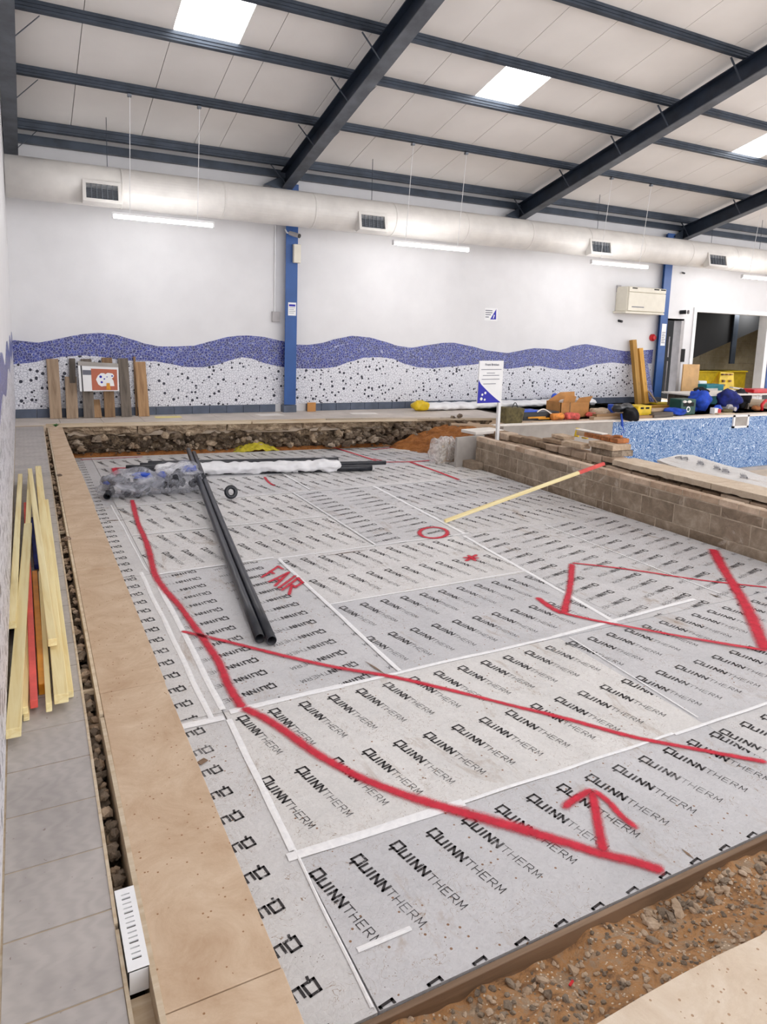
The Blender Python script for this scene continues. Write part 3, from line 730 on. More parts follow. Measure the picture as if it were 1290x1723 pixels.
# ================================================================== TRENCH IN FRONT
tr = thing('front_trench', 'strip of orange brown soil and gravel between foil boards and pale slab', 'trench', (2, 1.3, -.5))
def trz(x, y): return -.50 + .18*max(0, (1.5-y))/.5*.8 + .035*noise.noise(Vector((x*5, y*5, 0))) + .018*noise.noise(Vector((x*16, y*16, 2)))
m = MB(); grid_mesh(m, .5, 6.0, .97, 1.56, 420, 48, trz); o = m.build('soil_surface', 'soil', tr, smooth=True); o['kind'] = 'stuff'
rd = random.Random(31); sp = []; sp2 = []
for k in range(2600):
    x = .55 + 3.2*rd.random(); y = 1.0+.54*rd.random(); r_ = rd.choice((.004,.006,.008,.011)); (sp if rd.random() < .5 else sp2).append((Vector((x, y, trz(x, y)+r_*.3)), r_))
pile('gravel', sp, 'pale_stone', tr, rd); pile('gravel', sp2, 'rubble', tr, rd)
for k in range(110):
    q = rd.random(); x = 1.95 + 1.0*rd.random() if q < .5 else (.95 + 1.8*rd.random()); y = 1.43 + .09*rd.random() if q < .6 else 1.1+.4*rd.random(); r_ = rd.uniform(.014,.026) if y > 1.4 else rd.uniform(.009,.017)
    stone('stone', (x, y, trz(x, y)+r_*.35), r_, 'pale_stone' if rd.random() < .65 else 'rubble', tr, rd)
MB().box((-.012,-.004,0),(.012,.004,.003), Matrix.Translation((1.47,1.42,trz(1.47,1.42)+.012)) @ rotz(.4)).build('red_scrap', 'red_plastic', tr)

# ================================================================== FAR EXCAVATION FACE
ef = thing('excavated_bank', 'cut bank of broken concrete and dark earth below the far walkway', 'bank', (3, 11, -.5))
nx, nz = 260, 26; vs = []; fs = []
for j in range(nz+1):
    t = j/nz
    for i in range(nx+1):
        x = .25 + 7.4*i/nx; z = -.03 - .46*t; rough_ = .11*min(1, t*5+.12)
        yb = ey(x) + .10 - .05*t
        n1 = noise.noise(Vector((x*3.1, z*7, 0))); n2 = noise.noise(Vector((x*9, z*16, 5)))
        vs.append((x, yb + rough_*(n1*.9+n2*.5) + (.05 if .08 < t < .8 else 0), z + .03*noise.noise(Vector((x*5, t*4, 8)))*(t > 0)))
for j in range(nz):
    for i in range(nx): a = j*(nx+1)+i; fs.append((a, a+1, a+nx+2, a+nx+1))
MB().add(vs, fs).build('cut_face', 'cut_face', ef)
rd = random.Random(12)
for k in range(150):
    x = .7 + 6.3*rd.random(); z = -.44 + .26*rd.random()*(1 if x < 4.2 else .9); r_ = rd.uniform(.03,.085); 
    stone('stone', (x, ey(x)+.02-.08*rd.random(), z), r_, rd.choice(('dark_rubble', 'rubble', 'lip_concrete')), ef, rd, .8)
sp = [(Vector((x_ := .6+6.6*rd.random(), ey(x_)+.02-.12*rd.random(), -.46+.25*rd.random())), rd.uniform(.012,.035)) for k in range(500)]
pile('rubble_fill', sp, 'dark_rubble', ef, rd, .7)
# concrete edge lumps and the long edging battens on top
for q0, q1 in ((.3, 1.55), (1.57, 2.9), (2.93, 4.15), (4.2, 5.6), (5.63, 7.2)):
    n = int((q1-q0)/.025); vs = []; fs = []; K = 7
    for i in range(n+1):
        x = q0+(q1-q0)*i/n; hgt = .12+.09*noise.noise(Vector((x*2.3, 4, 0)))+.05*noise.noise(Vector((x*9, 4, 0)))
        for k in range(K):
            t = k/(K-1); vs.append((x, ey(x)+.02+.05*noise.noise(Vector((x*5, t*3, 2)))+.03*noise.noise(Vector((x*17, t*6, 2)))+(.04*t), -.035-hgt*t))
        vs.append((x, ey(x)+.3, -.035-hgt)); vs.append((x, ey(x)+.3, -.035))
    W_ = K+2
    for i in range(n):
        for k in range(W_): fs.append((i*W_+k, i*W_+(k+1) % W_, (i+1)*W_+(k+1) % W_, (i+1)*W_+k))
    fs += [tuple(range(W_)), tuple(n*W_+k for k in range(W_-1, -1, -1))]
    MB().add(vs, fs).build('concrete_lip', 'lip_concrete', ef)
for i, (a, b, dy) in enumerate((((.3, 0), (3.3, 0), .02), ((3.32, 0), (7.0, 0), .02), ((.3, 0), (4.6, 0), .09), ((4.62, 0), (7.9, 0), .09))):
    p0 = Vector((a[0], ey(a[0])+dy, -.012-.01*(dy < .05))); p1 = Vector((b[0], ey(b[0])+dy, -.012-.01*(dy < .05)))
    tag(beam('edging_batten', p0, p1, .055, .035, 'pale_batten'), ['pale edging batten at left along the front lip of the far walkway', 'pale edging batten at right along the front lip of the far walkway', 'second pale batten row behind the lip, left length', 'second pale batten row behind the lip, right length'][i], 'batten')
# strip of orange sand at the foot and the heap on the right
def heap(name, label, x0, x1, y0, y1, f_, mat, nx=60, ny=40, cat='sand'):
    m = MB(); grid_mesh(m, x0, x1, y0, y1, nx, ny, f_, (lambda x, y: (x, max(y, 9.76) if x > 6.6 else y)) if x1 > 7 else None); o = m.build(name, mat, None, smooth=True); tag(o, label, cat, kind='stuff'); return o
def f_strip(x, y): return -.55 + .12*max(0, 1-abs(y-(ey(x)-.02))/.28) + .02*noise.noise(Vector((x*6, y*6, 0)))
heap('orange_sand_strip', 'thin strip of orange sand at the foot of the cut bank behind the foil boards', .45, 5.6, 10.55, 11.25, f_strip, 'orange_sand', 160, 24)
def f_heap(x, y):
    u = (x-5.55)/1.3; v = (y-8.3)/1.2; a = max(0, min(1, (x-5.75+max(0, y-9.9)*.35)/1.1)); b = max(0, min(1, (y-8.0)/1.4))
    return -.60 + .36*(a**.8)*b + .10*max(0, min(1, (y-9.4)/.8)) + .05*abs(noise.noise(Vector((x*5, y*6, 4)))) + .035*noise.noise(Vector((x*3, y*3, 1))) + .012*noise.noise(Vector((x*12, y*9, 1)))
heap('orange_sand_heap', 'orange sand heap sloping down to the far right corner of the foil boards', 5.5, 7.2, 8.2, 10.55, f_heap, 'orange_sand', 90, 90)
yh = lambda x, y: -.5 + .15*max(0, 1-((x-3.35)/.42)**2)*max(0, 1-((y-10.95)/.25)**2) + .03*noise.noise(Vector((x*14, y*14, 0)))
heap('yellow_sand_pile', 'small bright yellow sand pile against the far cut bank', 2.9, 3.95, 10.76, 11.15, yh, 'yellow_sand', 50, 30)
rb = thing('rubble_heap', 'heap of dark grey broken concrete lumps beside the orange sand', 'rubble', (5.6, 10.7, -.4))
for k in range(130):
    t = rd.random(); x = 4.5 + 2.6*t; u_ = rd.random(); y = ey(x) + .02 - .42*u_*(1-t*.45); z = -.44 + (.36*t+.10)*(1-u_*.7) + .03
    stone('stone', (x, y, z), rd.uniform(.05,.12)*(1-.35*t), rd.choice(('dark_rubble', 'rubble', 'dark_rubble')), rb, rd, .6)

# ================================================================== BLOCK WALL
bwl = thing('block_wall', 'low new block wall along the right edge of the foil boards', 'wall', (6.1, 5, ZI))
XB = 6.06
rd = random.Random(5)
courses = [(-.56, -.387, .44, 'concrete_block', .1), (-.374, -.177, .44, 'concrete_block', .33), (-.164, -.073, .44, 'concrete_block', .0), (-.062, .0, .215, 'light_brick', .1)]
MB().box((XB+.0005, .9, -.58), (XB+.098, 8.58, -.006)).build('mortar_core', 'mortar', bwl)
for z0, z1, L, mat, off in courses:
    y = .9 - off
    while y < 8.6:
        a, b = max(.9, y), min(8.6, y+L-.015)
        if b-a > .03: MB().box((XB-rd.uniform(.003,.008), a, z0), (XB+.1, b, z1+rd.uniform(-.002,.002))).build('block' if L > .3 else 'brick', mat, bwl, bevel=.004)
        y += L
# ledge block at the far end
tag(MB().box((5.86, 8.38, -.56), (6.05, 8.78, -.36)).build('loose_block', 'concrete_block', bevel=.01), 'single pale concrete block at the foot of the far end of the block wall', 'block')

# ---- old wall behind it
ow = thing('old_wall', 'old crumbling stone and brick pool wall running behind the new block wall', 'wall', (6.8, 6, -.3))
MB().box((6.74, .9, -.9), (6.9, 9.4, -.09)).build('wall_core', 'dark_rubble', ow)
rd = random.Random(44)
for z0, z1 in ((-.5, -.36), (-.35, -.22), (-.21, -.11), (-.10, .0)):
    y = 2.0 if z1 < 0 else 6.7
    while y < 9.1:
        L = rd.uniform(.18,.42); b = min(9.3, y+L)
        if not (z0 < -.3 and rd.random() < .15): MB().box((6.68+rd.uniform(-.02,.03), y, z0+rd.uniform(-.01,.01)), (6.9, b-.018, z1+rd.uniform(-.012,.012))).build('stone_block', rd.choice(('old_wall', 'light_brick', 'old_wall')), ow, bevel=.014)
        y = b
gap = MB(); gap.box((6.17, .9, -1.0), (6.70, 9.0, -.50)); tag(gap.build('gap_fill', 'dark_rubble'), kind='structure')
# pool coping slabs on the old wall
cp = thing('pool_coping', 'pale cream coping slabs along the near side of the pool', 'coping', (6.85, 4, 0))
y = .9
for a, b in ((.9, 2.1), (2.11, 3.5), (3.51, 5.0), (5.01, 6.45)):
    n = 24; vs = []; fs = []; 
    xo = lambda t: 6.66 + .02*noise.noise(Vector((t*7, 3, 0)))
    for i in range(n+1):
        t = a+(b-a)*i/n; vs += [(xo(t), t, -.07-.015*noise.noise(Vector((t*9, 0, 0)))), (xo(t), t, -.004), (7.05, t, 0), (7.05, t, -.06)]
    for i in range(n): k = 4*i; fs += [(k+q, k+4+q, k+4+(q+1)%4, k+(q+1)%4) for q in range(4)]
    fs += [(0,1,2,3), tuple(4*n+q for q in (3,2,1,0))]
    MB().add(vs, fs).build('coping_slab', 'pale_stone' if False else 'slab_concrete', cp)
# loose masonry stacked on the old wall
def slab(name, label, c, s, a, mat, cat='brick', tilt=0):
    m = MB(); m.box((-s[0]/2,-s[1]/2,0), (s[0]/2,s[1]/2,s[2])); o = m.build(name, mat, bevel=.008); o.matrix_world = Matrix.Translation(c) @ rotz(a) @ Matrix.Rotation(tilt, 4, 'Y'); return tag(o, label, cat)
bz = 0.005
slab('stone_slab', 'pale grey stone slab lying under the brick row, top of the right-hand pair', (6.88, 6.74, .09), (.34,.42,.075), .05, 'pale_stone', 'slab')
slab('stone_slab', 'darker grey stone slab, lower of the right-hand pair on the old wall', (6.93, 6.74, .005), (.36,.40,.08), -.05, 'rubble', 'slab')
slab('timber_block', 'wedge of broken block with a pale top left of the stone slab pair', (6.72, 7.2, .035), (.18,.36,.07), .1, 'pale_stone', 'block')
slab('timber_block', 'thin brown piece of block on the old wall left of the pale wedge', (6.85, 7.75, .005), (.2,.34,.05), .1, 'old_wall', 'block')
slab('timber_block', 'flat pale stone piece lying furthest back on the old wall', (6.98, 7.75, .06), (.2,.3,.05), -.1, 'pale_stone', 'block')
simple('fired_brick', (176, 112, 66), .85, var=.3, scale=9, bump=.5)
for k, (yy, mt, lb) in enumerate(((7.32, 'light_brick', 'first and palest brick from the left in the loose brick row'), (7.16, 'fired_brick', 'second brick from the left in the loose brick row'), (7.0, 'fired_brick', 'third brick, middle of the loose brick row'), (6.84, 'fired_brick', 'fourth brick from the left in the loose brick row'), (6.68, 'fired_brick', 'rightmost brick of the loose row above the stone slab'))):
    slab('brick', lb, (6.99, yy, .168), (.2,.145,.06), rd.uniform(-.08,.08), mt)
slab('brick', 'pale brick set against the left end of the pool coping, by the red stake tip', (6.82, 6.57, -.06), (.24,.21,.065), 0, 'light_brick')
slab('timber_offcut', 'thin pale offcut lying across the loose bricks', (6.98, 7.2, .23), (.12,.5,.018), .06, 'cream_paper', 'timber')
slab('rusty_lump', 'small rusty brown lump on the right end of the loose brick row', (7.0, 6.72, .23), (.08,.1,.03), .4, 'fired_brick', 'lump')
MBt = MB(); MBt.box((-.05,-.06,0),(.05,.06,.012)); 
slab('yellow_level', 'short yellow plastic tool standing on the stones beside the pool end wall', (7.05, 7.55, .11), (.035,.07,.13), .2, 'yellow_plastic', 'tool', .25)
slab('yellow_tag', 'small yellow plastic piece right of the standing yellow tool', (7.05, 7.38, .11), (.05,.09,.02), .1, 'yellow_plastic', 'tool')
# blue rope hanging over the pool edge
rp = MB(); q = [aty(1040, y_, 9.5) for y_ in (690, 698, 706)]
rp.tube([(9.98,9.55,.12),(9.96,9.5,.02),(9.97,9.49,-.10)], .022, 8); rp.tube([(9.97,9.49,-.10),(10.03,9.48,-.2),(9.95,9.48,-.23),(9.99,9.48,-.31)], .010, 8)
one(rp, 'blue_rope', 'blue_plastic', 'bright blue rope hanging over the far rim of the pool', 'rope', smooth=True)

# ================================================================== POOL
pl = thing('pool_wall', 'far side wall of the pool lined with blue patterned mosaic', 'wall', (12, 9.65, -1))
MB().box((9.72, 9.62, -2.2), (24, 9.72, -.035)).build('mosaic_lining', 'pool_mosaic', pl)
MB().box((9.70, 9.60, -.035), (24, 9.74, .003)).build('rim', 'cream_paper', pl)
MB().box((7.2, 9.46, -1.2), (9.0, 9.56, -.0)).build('grey_panel', 'grey_board', pl)
MB().box((9.005, 9.48, -1.2), (9.72, 9.58, -.0)).build('grey_panel', 'grey_board', pl)
MB().prism([(7.05,9.45),(9.72,9.45),(9.72,9.62),(7.05,9.62)], .0, .014).build('rim', 'cream_paper', pl)
sk = thing('pool_skimmer', 'square white framed skimmer opening near the top of the pool wall', 'skimmer', (13.5, 9.62, -.14))
sx0, sx1, sz0, sz1 = 13.26, 13.76, -.27, -.0
m = MB(); t_ = .05; m.box((sx0, 9.585, sz0), (sx0+t_, 9.62, sz1)); m.box((sx1-t_, 9.585, sz0), (sx1, 9.62, sz1)); m.box((sx0, 9.585, sz0), (sx1, 9.62, sz0+t_*.8)); m.box((sx0, 9.585, sz1-.035), (sx1, 9.62, sz1)); m.build('frame', 'plain_white', sk)
MB().box((sx0+t_, 9.605, sz0+t_*.8), (sx1-t_, 9.618, sz1-.035)).build('flap', 'grey_board', sk)
pf = MB(); pf.box((6.9, .9, -2.3), (24, 9.62, -1.22)); tag(pf.build('pool_floor', 'slab_concrete'), kind='structure')
MB().box((6.9, 9.55, -1.22), (24, 9.61, -1.14)).build('coving', 'grey_frame', pl)
# foil boards stacked in the pool, seen past the coping
for k, (xa, xb, ya, yb, zt, lb) in enumerate(((7.15, 9.2, 4.9, 7.2, -.46, 'sloping foil insulation board with small print lying inside the pool'),)):
    st = thing('insulation_sheet', lb, 'insulation', (xa, ya, zt))
    pa = [atz(1128, 772, -.12), atz(1290, 830, -.12)]
    A = Vector((7.12, 6.6, -.10)); B = Vector((7.12, 3.2, -.10)); C_ = Vector((8.35, 3.2, -.42)); D_ = Vector((8.35, 6.9, -.42))
    A = atz(1105, 778, -.06); E_ = atz(1140, 768, -.02); F_ = atz(1165, 770, -.05); G_ = atz(1290, 806, -.10); H_ = atz(1290, 845, -.10)
    mid = atz(1200, 800, -.07)
    grid = []
    n = 12
    L0 = [A.lerp(H_, i/n) for i in range(n+1)]; L1 = [E_.lerp(F_, min(1, i/3)) if i < 3 else F_.lerp(G_, (i-3)/(n-3)) for i in range(n+1)]
    vs = []; fs = []
    for j in range(7):
        for i in range(n+1): p = L0[i].lerp(L1[i], j/6); vs.append((p.x, p.y, p.z+.012*noise.noise(Vector((p.x*4, p.y*4, 0)))))
    for j in range(6):
        for i in range(n): a = j*(n+1)+i; fs.append((a, a+1, a+n+2, a+n+1))
    o = MB().add(vs, fs).build('board_face', 'foil_board', st); sm = o.modifiers.new('solid', 'SOLIDIFY'); sm.thickness = .03
    pm = MB()
    for k2 in range(6):
        c0 = L0[2+int(k2*1.7)].lerp(L1[2+int(k2*1.7)], .55) + Vector((0,0,.045)); ux = Vector((.35,.16,0)).normalized(); uy = Vector((-.3,.9,0)).normalized()
        for q_ in WQ[:22]: pm.add([c0 + ux*(p.x*1.2) + uy*(p.y*1.6) for p in q_], [(0,1,2,3)])
    me = pm.mesh('printed_lettering'); me.materials.append(MATS['print_grey']); q = bpy.data.objects.new('printed_lettering', me); COL.objects.link(q); q.parent = st; q.location = -Vector(st['_org'])

# ================================================================== ROOF
roof = struct('ceiling')
JX = [XL, .8, 1.8, 2.6, 3.0, 4.1, 5.3, 6.2, 7.0, 8.0, 9.0, 10.0, 11.0, 12.0, 12.8, 13.8, 14.8, 15.8, 16.8, 17.2, 18, 19, 20, 21, 22, 23, 24]
YT = -4.5
def panel(x0, x1, ya, yb, name='roof_sheet', mat='roof_sheet', parent=roof, th=.05, dz=0):
    g = .004
    m = MB(); m.add([(x0+g, ya, zroof(ya)+dz), (x1-g, ya, zroof(ya)+dz), (x1-g, yb, zroof(yb)+dz), (x0+g, yb, zroof(yb)+dz), (x0+g, ya, zroof(ya)+dz+th), (x1-g, ya, zroof(ya)+dz+th), (x1-g, yb, zroof(yb)+dz+th), (x0+g, yb, zroof(yb)+dz+th)],
          [(0,1,2,3),(4,7,6,5),(0,4,5,1),(1,5,6,2),(2,6,7,3),(3,7,4,0)]); return m.build(name, mat, parent)
for a, b in zip(JX, JX[1:]):
    if (a, b) in ((1.8, 2.6), (6.2, 7.0), (12.0, 12.8), (16.8, 17.2)):
        panel(a, b, 9.3, YW+.05); panel(a, b, 5.0, 8.38); panel(a, b, YT, 1.5); panel(a, b, 2.9, 5.0)
        i = len([o for o in bpy.data.objects if o.name.startswith('skylight')])
        o = panel(a, b, 8.38, 9.3, 'skylight', 'roof_light', None, .03, .012); tag(o, ['bright white rooflight at the left end of the roof', 'bright white rooflight in the middle bay above the blue column', 'bright rooflight at the right edge of the photo', 'narrow bright rooflight beyond the third rafter'][i], 'skylight')
        o = panel(a, b, 1.5, 2.9, 'unseen_fill_panel', 'roof_light', roof, .03, .012)  # unseen glowing panel higher up, added for more light on the floor
    else: panel(a, b, YT, YW+.05)
m = MB(); m.add([(XL-.2, YT, zroof(YT)+.06), (24, YT, zroof(YT)+.06), (24, YW+.3, zroof(YW+.3)+.06), (XL-.2, YW+.3, zroof(YW+.3)+.06)], [(0,1,2,3)]); m.build('roof_backing', 'grey_board', roof)
# purlins: C sections under the sheets
PY = [11.86, 10.55, 9.30, 8.34, 7.10] + [7.10-1.22*k for k in range(1, 10)]
PLAB = ['lowest steel purlin, just above the white air duct', 'second steel purlin up from the duct, carrying the pendant light cables', 'third steel purlin up, along the lower edge of the rooflights', 'fourth steel purlin up, along the upper edge of the rooflights', 'fifth steel purlin up, crossing the top right corner']
for k, y in enumerate(PY):
    z = zroof(y) - .002; D = .112; W = .05; t = .006
    if k == 0: D = .135
    m = MB(); prof = [(0,0),(W,0),(W,-.02),(W-t,-.02),(W-t,-t),(t,-t),(t,-D+t),(W-t,-D+t),(W-t,-D+.02),(W,-D+.02),(W,-D),(0,-D)]
    n = len(prof); x0, x1 = XL, 24
    vs = [(x0, y+a, z+b-(a)*SL) for a, b in prof] + [(x1, y+a, z+b-a*SL) for a, b in prof]
    m.add(vs, [(i, (i+1) % n, n+(i+1) % n, n+i) for i in range(n)]); m.box((x0, y-.012, z-.04-.003), (x1, y+.001, z-.04+.003)); m.box((x0, y-.012, z-D+.028), (x1, y+.001, z-D+.034))
    lb = PLAB[k] if k < 5 else 'steel purlin overhead, %s up the slope from the far wall' % ['sixth', 'seventh', 'eighth', 'ninth', 'tenth', 'eleventh', 'twelfth', 'thirteenth', 'fourteenth', 'fifteenth'][k-5]
    one(m, 'purlin', 'steel_grey', lb, 'purlin', 'roof purlins')
# eaves beam against the far wall
m = MB(); m.box((XL, YW-.10, 4.10), (24, YW-.0, 4.15)); m.box((XL, YW-.02, 4.0), (24, YW, 4.2)) if False else None; m.box((XL, YW-.1, 4.15), (24, YW-.09, 4.22))
one(m, 'eaves_beam', 'steel_grey', 'slim dark steel eaves beam where the roof meets the far wall', 'beam')
# rafters: I sections following the roof slope
def rafter(xc, label, W=.19, D=.31, y1=12.16, left=True):
    t = thing('rafter', label, 'rafter', (xc, y1, 3.9), 'roof rafters')
    zt = lambda y: zroof(y) - .13; tf = .016; tw = .012
    def slope_box(xa, xb, da, db, nm, mat):
        m = MB(); ya, yb = YT, y1
        m.add([(xa, ya, zt(ya)-da), (xb, ya, zt(ya)-da), (xb, yb, zt(yb)-da), (xa, yb, zt(yb)-da), (xa, ya, zt(ya)-db), (xb, ya, zt(ya)-db), (xb, yb, zt(yb)-db), (xa, yb, zt(yb)-db)],
              [(0,1,2,3),(4,7,6,5),(0,4,5,1),(1,5,6,2),(2,6,7,3),(3,7,4,0)]); return m.build(nm, mat, t)
    slope_box(xc-W/2, xc+W/2, 0, tf, 'flange', 'steel_dark'); slope_box(xc-W/2, xc+W/2, D-tf, D, 'flange', 'flange_grey'); slope_box(xc-tw/2, xc+tw/2, tf, D-tf, 'web', 'steel_dark')
    m = MB(); z_ = zt(y1); m.box((xc-W/2, y1-.015, z_-D-.02), (xc+W/2, y1, z_)); m.build('end_plate', 'steel_grey', t)
    for k, y in enumerate(PY[:6]):
        for s_ in (-1, 1):
            if (s_ > 0 and k in (0, 3, 4) and left) or (s_ < 0 and not left): continue
            beam('brace', (xc+s_*.34, y+.03, zroof(y)-.15), (xc+s_*.08, y+.03, zt(y)-D+.02), .03, .006, 'steel_grey', t, bevel=0)
    return t
rafter(XL+.10, 'steel rafter tight against the left wall', W=.18, left=False)
rafter(4.22, 'first steel rafter out from the left wall, landing above the blue column')
rafter(9.33, 'second steel rafter, crossing the roof in the middle right')
rafter(14.2, 'third steel rafter, at the right edge near the beige wall unit')
rafter(19.2, 'fourth steel rafter, far right beyond the frame')
# gusset wings at the rafter feet
for xc, lb in ((9.33, 'triangular steel gusset at the foot of the second rafter'), (14.2, 'triangular steel gusset at the foot of the third rafter'), (4.22, 'triangular steel gusset at the foot of the first rafter')):
    m = MB(); m.add([(xc-.42, YW-.16, 3.93), (xc-.08, YW-.16, 3.90), (xc-.08, YW-.16, 4.12), (xc-.42, YW-.15, 3.93), (xc-.08, YW-.15, 3.90), (xc-.08, YW-.15, 4.12)], [(0,1,2),(3,5,4),(0,3,4,1),(1,4,5,2),(2,5,3,0)])
    m.box((xc-.42, YW-.18, 3.885), (xc-.08, YW-.02, 3.905)); one(m, 'gusset_plate', 'steel_grey', lb, 'plate', 'rafter gussets')

# columns
def column(x0, x1, label, zt=4.0, ztop=None):
    t = thing('steel_column', label, 'column', ((x0+x1)/2, YW, 0), 'blue wall columns'); xc = (x0+x1)/2; y0 = YW-.16
    MB().box((x0, y0, .14), (x1, y0+.016, zt)).build('flange', 'column_blue', t)
    MB().box((xc-.008, y0+.016, .14), (xc+.008, YW, zt)).build('web', 'column_blue', t)
    MB().box((x0-.012, y0-.012, 0), (x1+.012, YW, .13)).build('base_tiles', 'skirting_tile', t, bevel=.004)
    return t
column(4.22, 4.44, 'blue steel column on the far wall, left one under the first rafter'); column(13.62, 13.86, 'blue steel column at the right end of the mosaic, beside the dark doorway')
# ================================================================== DUCT
du = thing('air_duct', 'long white round air duct running high along the far wall', 'duct', (10, 11.52, 3.5))
x = XL+.01
while x < 24:
    x1 = min(x+1.52, 24); MB().tube([(x, 11.52, 3.5), (x1-.004, 11.52, 3.5)], .29, 40).build('duct_section', 'duct_paint', du, smooth=False)
    for p in du.children[-1:]: 
        for f_ in p.data.polygons: f_.use_smooth = len(f_.vertices) == 4
    m = MB(); m.tube([(x1-.02, 11.52, 3.5), (x1+.01, 11.52, 3.5)], .2925, 40); o = m.build('joint_ring', 'duct_paint', du)
    x = x1
for i, (xa, xb) in enumerate(((.88, 1.40), (5.22, 5.76), (10.45, 11.05), (14.02, 14.66))):
    t = thing('air_grille', ['leftmost square air grille on the duct above the first lamp', 'second air grille on the duct, right of the blue column', 'third air grille on the duct above the third lamp', 'rightmost air grille on the duct, above the big doorway'][i], 'vent', ((xa+xb)/2, 11.2, 3.4), 'duct air grilles')
    z0, z1, yf = 3.22, 3.53, 11.18
    M = Matrix.Translation((0, yf, (z0+z1)/2)) @ Matrix.Rotation(-.22, 4, 'X') @ Matrix.Translation((0, -yf, -(z0+z1)/2))
    m = MB(); w_ = .045
    m.box((xa, yf, z0), (xa+w_, yf+.16, z1), M); m.box((xb-w_, yf, z0), (xb, yf+.16, z1), M); m.box((xa+w_, yf, z0), (xb-w_, yf+.16, z0+w_), M); m.box((xa+w_, yf, z1-w_), (xb-w_, yf+.16, z1), M); fr_ = m.build('frame', 'duct_paint', t)
    MB().box((xa+w_, yf+.05, z0+w_), (xb-w_, yf+.06, z1-w_), M).build('backing', 'dark_void', t)
    m = MB()
    for k in range(15): z_ = z0+w_+.007+(z1-z0-2*w_)*k/15; m.box((xa+w_, yf+.022, z_), (xb-w_, yf+.03, z_+.006), M)
    m.build('louvre_blades', 'galvanised', fr_)
    for k in range(1, 6): x_ = xa+w_+(xb-xa-2*w_)*k/6; MB().box((x_-.004, yf+.008, z0+w_), (x_+.004, yf+.018, z1-w_), M).build('bar', 'galvanised', fr_)
# thin duct hangers
for x_, lb in ((1.25, 'thin wire hanger holding the duct above the leftmost grille'), (5.6, 'thin wire hanger holding the duct near the second grille'), (10.9, 'thin wire hanger holding the duct near the third grille'), (14.45, 'thin wire hanger holding the duct near the rightmost grille'), (16.2, 'thin wire hanger holding the duct at the right edge')):
    one(MB().tube([(x_, 11.5, 3.79), (x_, 11.5, zroof(11.5)-.0)], .005, 6), 'duct_hanger', 'steel_grey', lb, 'hanger')
# ================================================================== PENDANT LIGHTS
def lamp(x0, x1, y, z, label):
    t = thing('pendant_light', label, 'light', ((x0+x1)/2, y, z), 'pendant tube lights')
    m = MB(); m.box((x0, y-.035, z+.02), (x1, y+.035, z+.055)); m.build('housing', 'plain_white', t, bevel=.006)
    m = MB(); m.tube([(x0+.01, y, z), (x1-.01, y, z)], .028, 14); m.build('tube', 'tube_light', t, smooth=True)
    m = MB(); m.box((x0-.012, y-.03, z-.028), (x0+.01, y+.03, z+.05)); m.build('end_cap', 'plain_white', t)
    m = MB(); m.box((x1-.01, y-.03, z-.028), (x1+.012, y+.03, z+.05)); m.build('end_cap', 'plain_white', t)
    for x_ in (x0+.23, x1-.23):
        cb2 = MB().tube([(x_, y, z+.05), (x_+.01, 10.585 if y > 10 else y, zroof(10.55 if y > 10 else y)-.13)], .0045, 6).build('cable', 'plain_white', t)
        cl_ = MB().box((x_-.02, (10.56 if y > 10 else y-.03), zroof(10.55 if y > 10 else y)-.165), (x_+.03, (10.62 if y > 10 else y+.03), zroof(10.55 if y > 10 else y)-.13)).build('cable_clip', 'galvanised', cb2)
for (a, b, lb) in ((1.22, 2.62, 'leftmost hanging tube light below the duct'), (5.65, 7.16, 'second hanging tube light, right of the blue column'), (10.07, 11.6, 'third hanging tube light, left of the beige wall unit'), (14.6, 16.1, 'rightmost hanging tube light, above the big doorway')):
    lamp(a, b, 10.72, 2.99, lb)
for (x_, y_, w_) in ((1.5, -1.0, 'behind the camera near the left wall'), (6.0, -1.0, 'behind the camera over the block wall'), (10.5, -1.0, 'behind the camera over the pool'), (15, -1.0, 'behind the camera over the far end of the pool'), (19.9, 3, 'right of the pool, nearer the camera'), (19.9, 7.5, 'right of the pool, nearer the doorway')): lamp(x_, x_+1.5, y_, 3.0, 'hanging tube light of the hall ' + w_)

# ================================================================== WALL FITTINGS
cc = thing('security_camera', 'small white bullet camera at the top of the left blue column', 'camera', (4.42, YW-.2, 3.12))
m = MB(); p = aty(487, 392, YW-.22); q = aty(503, 397, YW-.38)
m.tube([p, p.lerp(q, .5), q], [.035, .04, .036], 12); m.build('body', 'grey_frame', cc, smooth=False)
MB().tube([q, q+(q-p).normalized()*.012], .038, 12).build('lens_hood', 'black_plastic', cc); MB().tube([p+Vector((-.06,.06,.06)), p+Vector((-.03,.03,.0)), p], .013, 8).build('bracket', 'plain_white', cc)
one(MB().box((4.34, YW-.24, 2.66), (4.47, YW-.161, 2.98)), 'sounder_box', 'cream_plastic', 'cream plastic box fixed on the left blue column under the camera', 'box', bevel=.008)
m = MB(); m.box((4.02, YW-.05, 1.62), (4.16, YW, 1.80)); one(m, 'switch_box', 'grey_frame', 'small grey switch box on the wall left of the blue column', 'switch', bevel=.006)
one(MB().tube([(4.07, YW-.02, 1.8), (4.07, YW-.02, 3.3)], .014, 8), 'conduit', 'plain_white', 'white vertical conduit left of the left blue column', 'conduit')
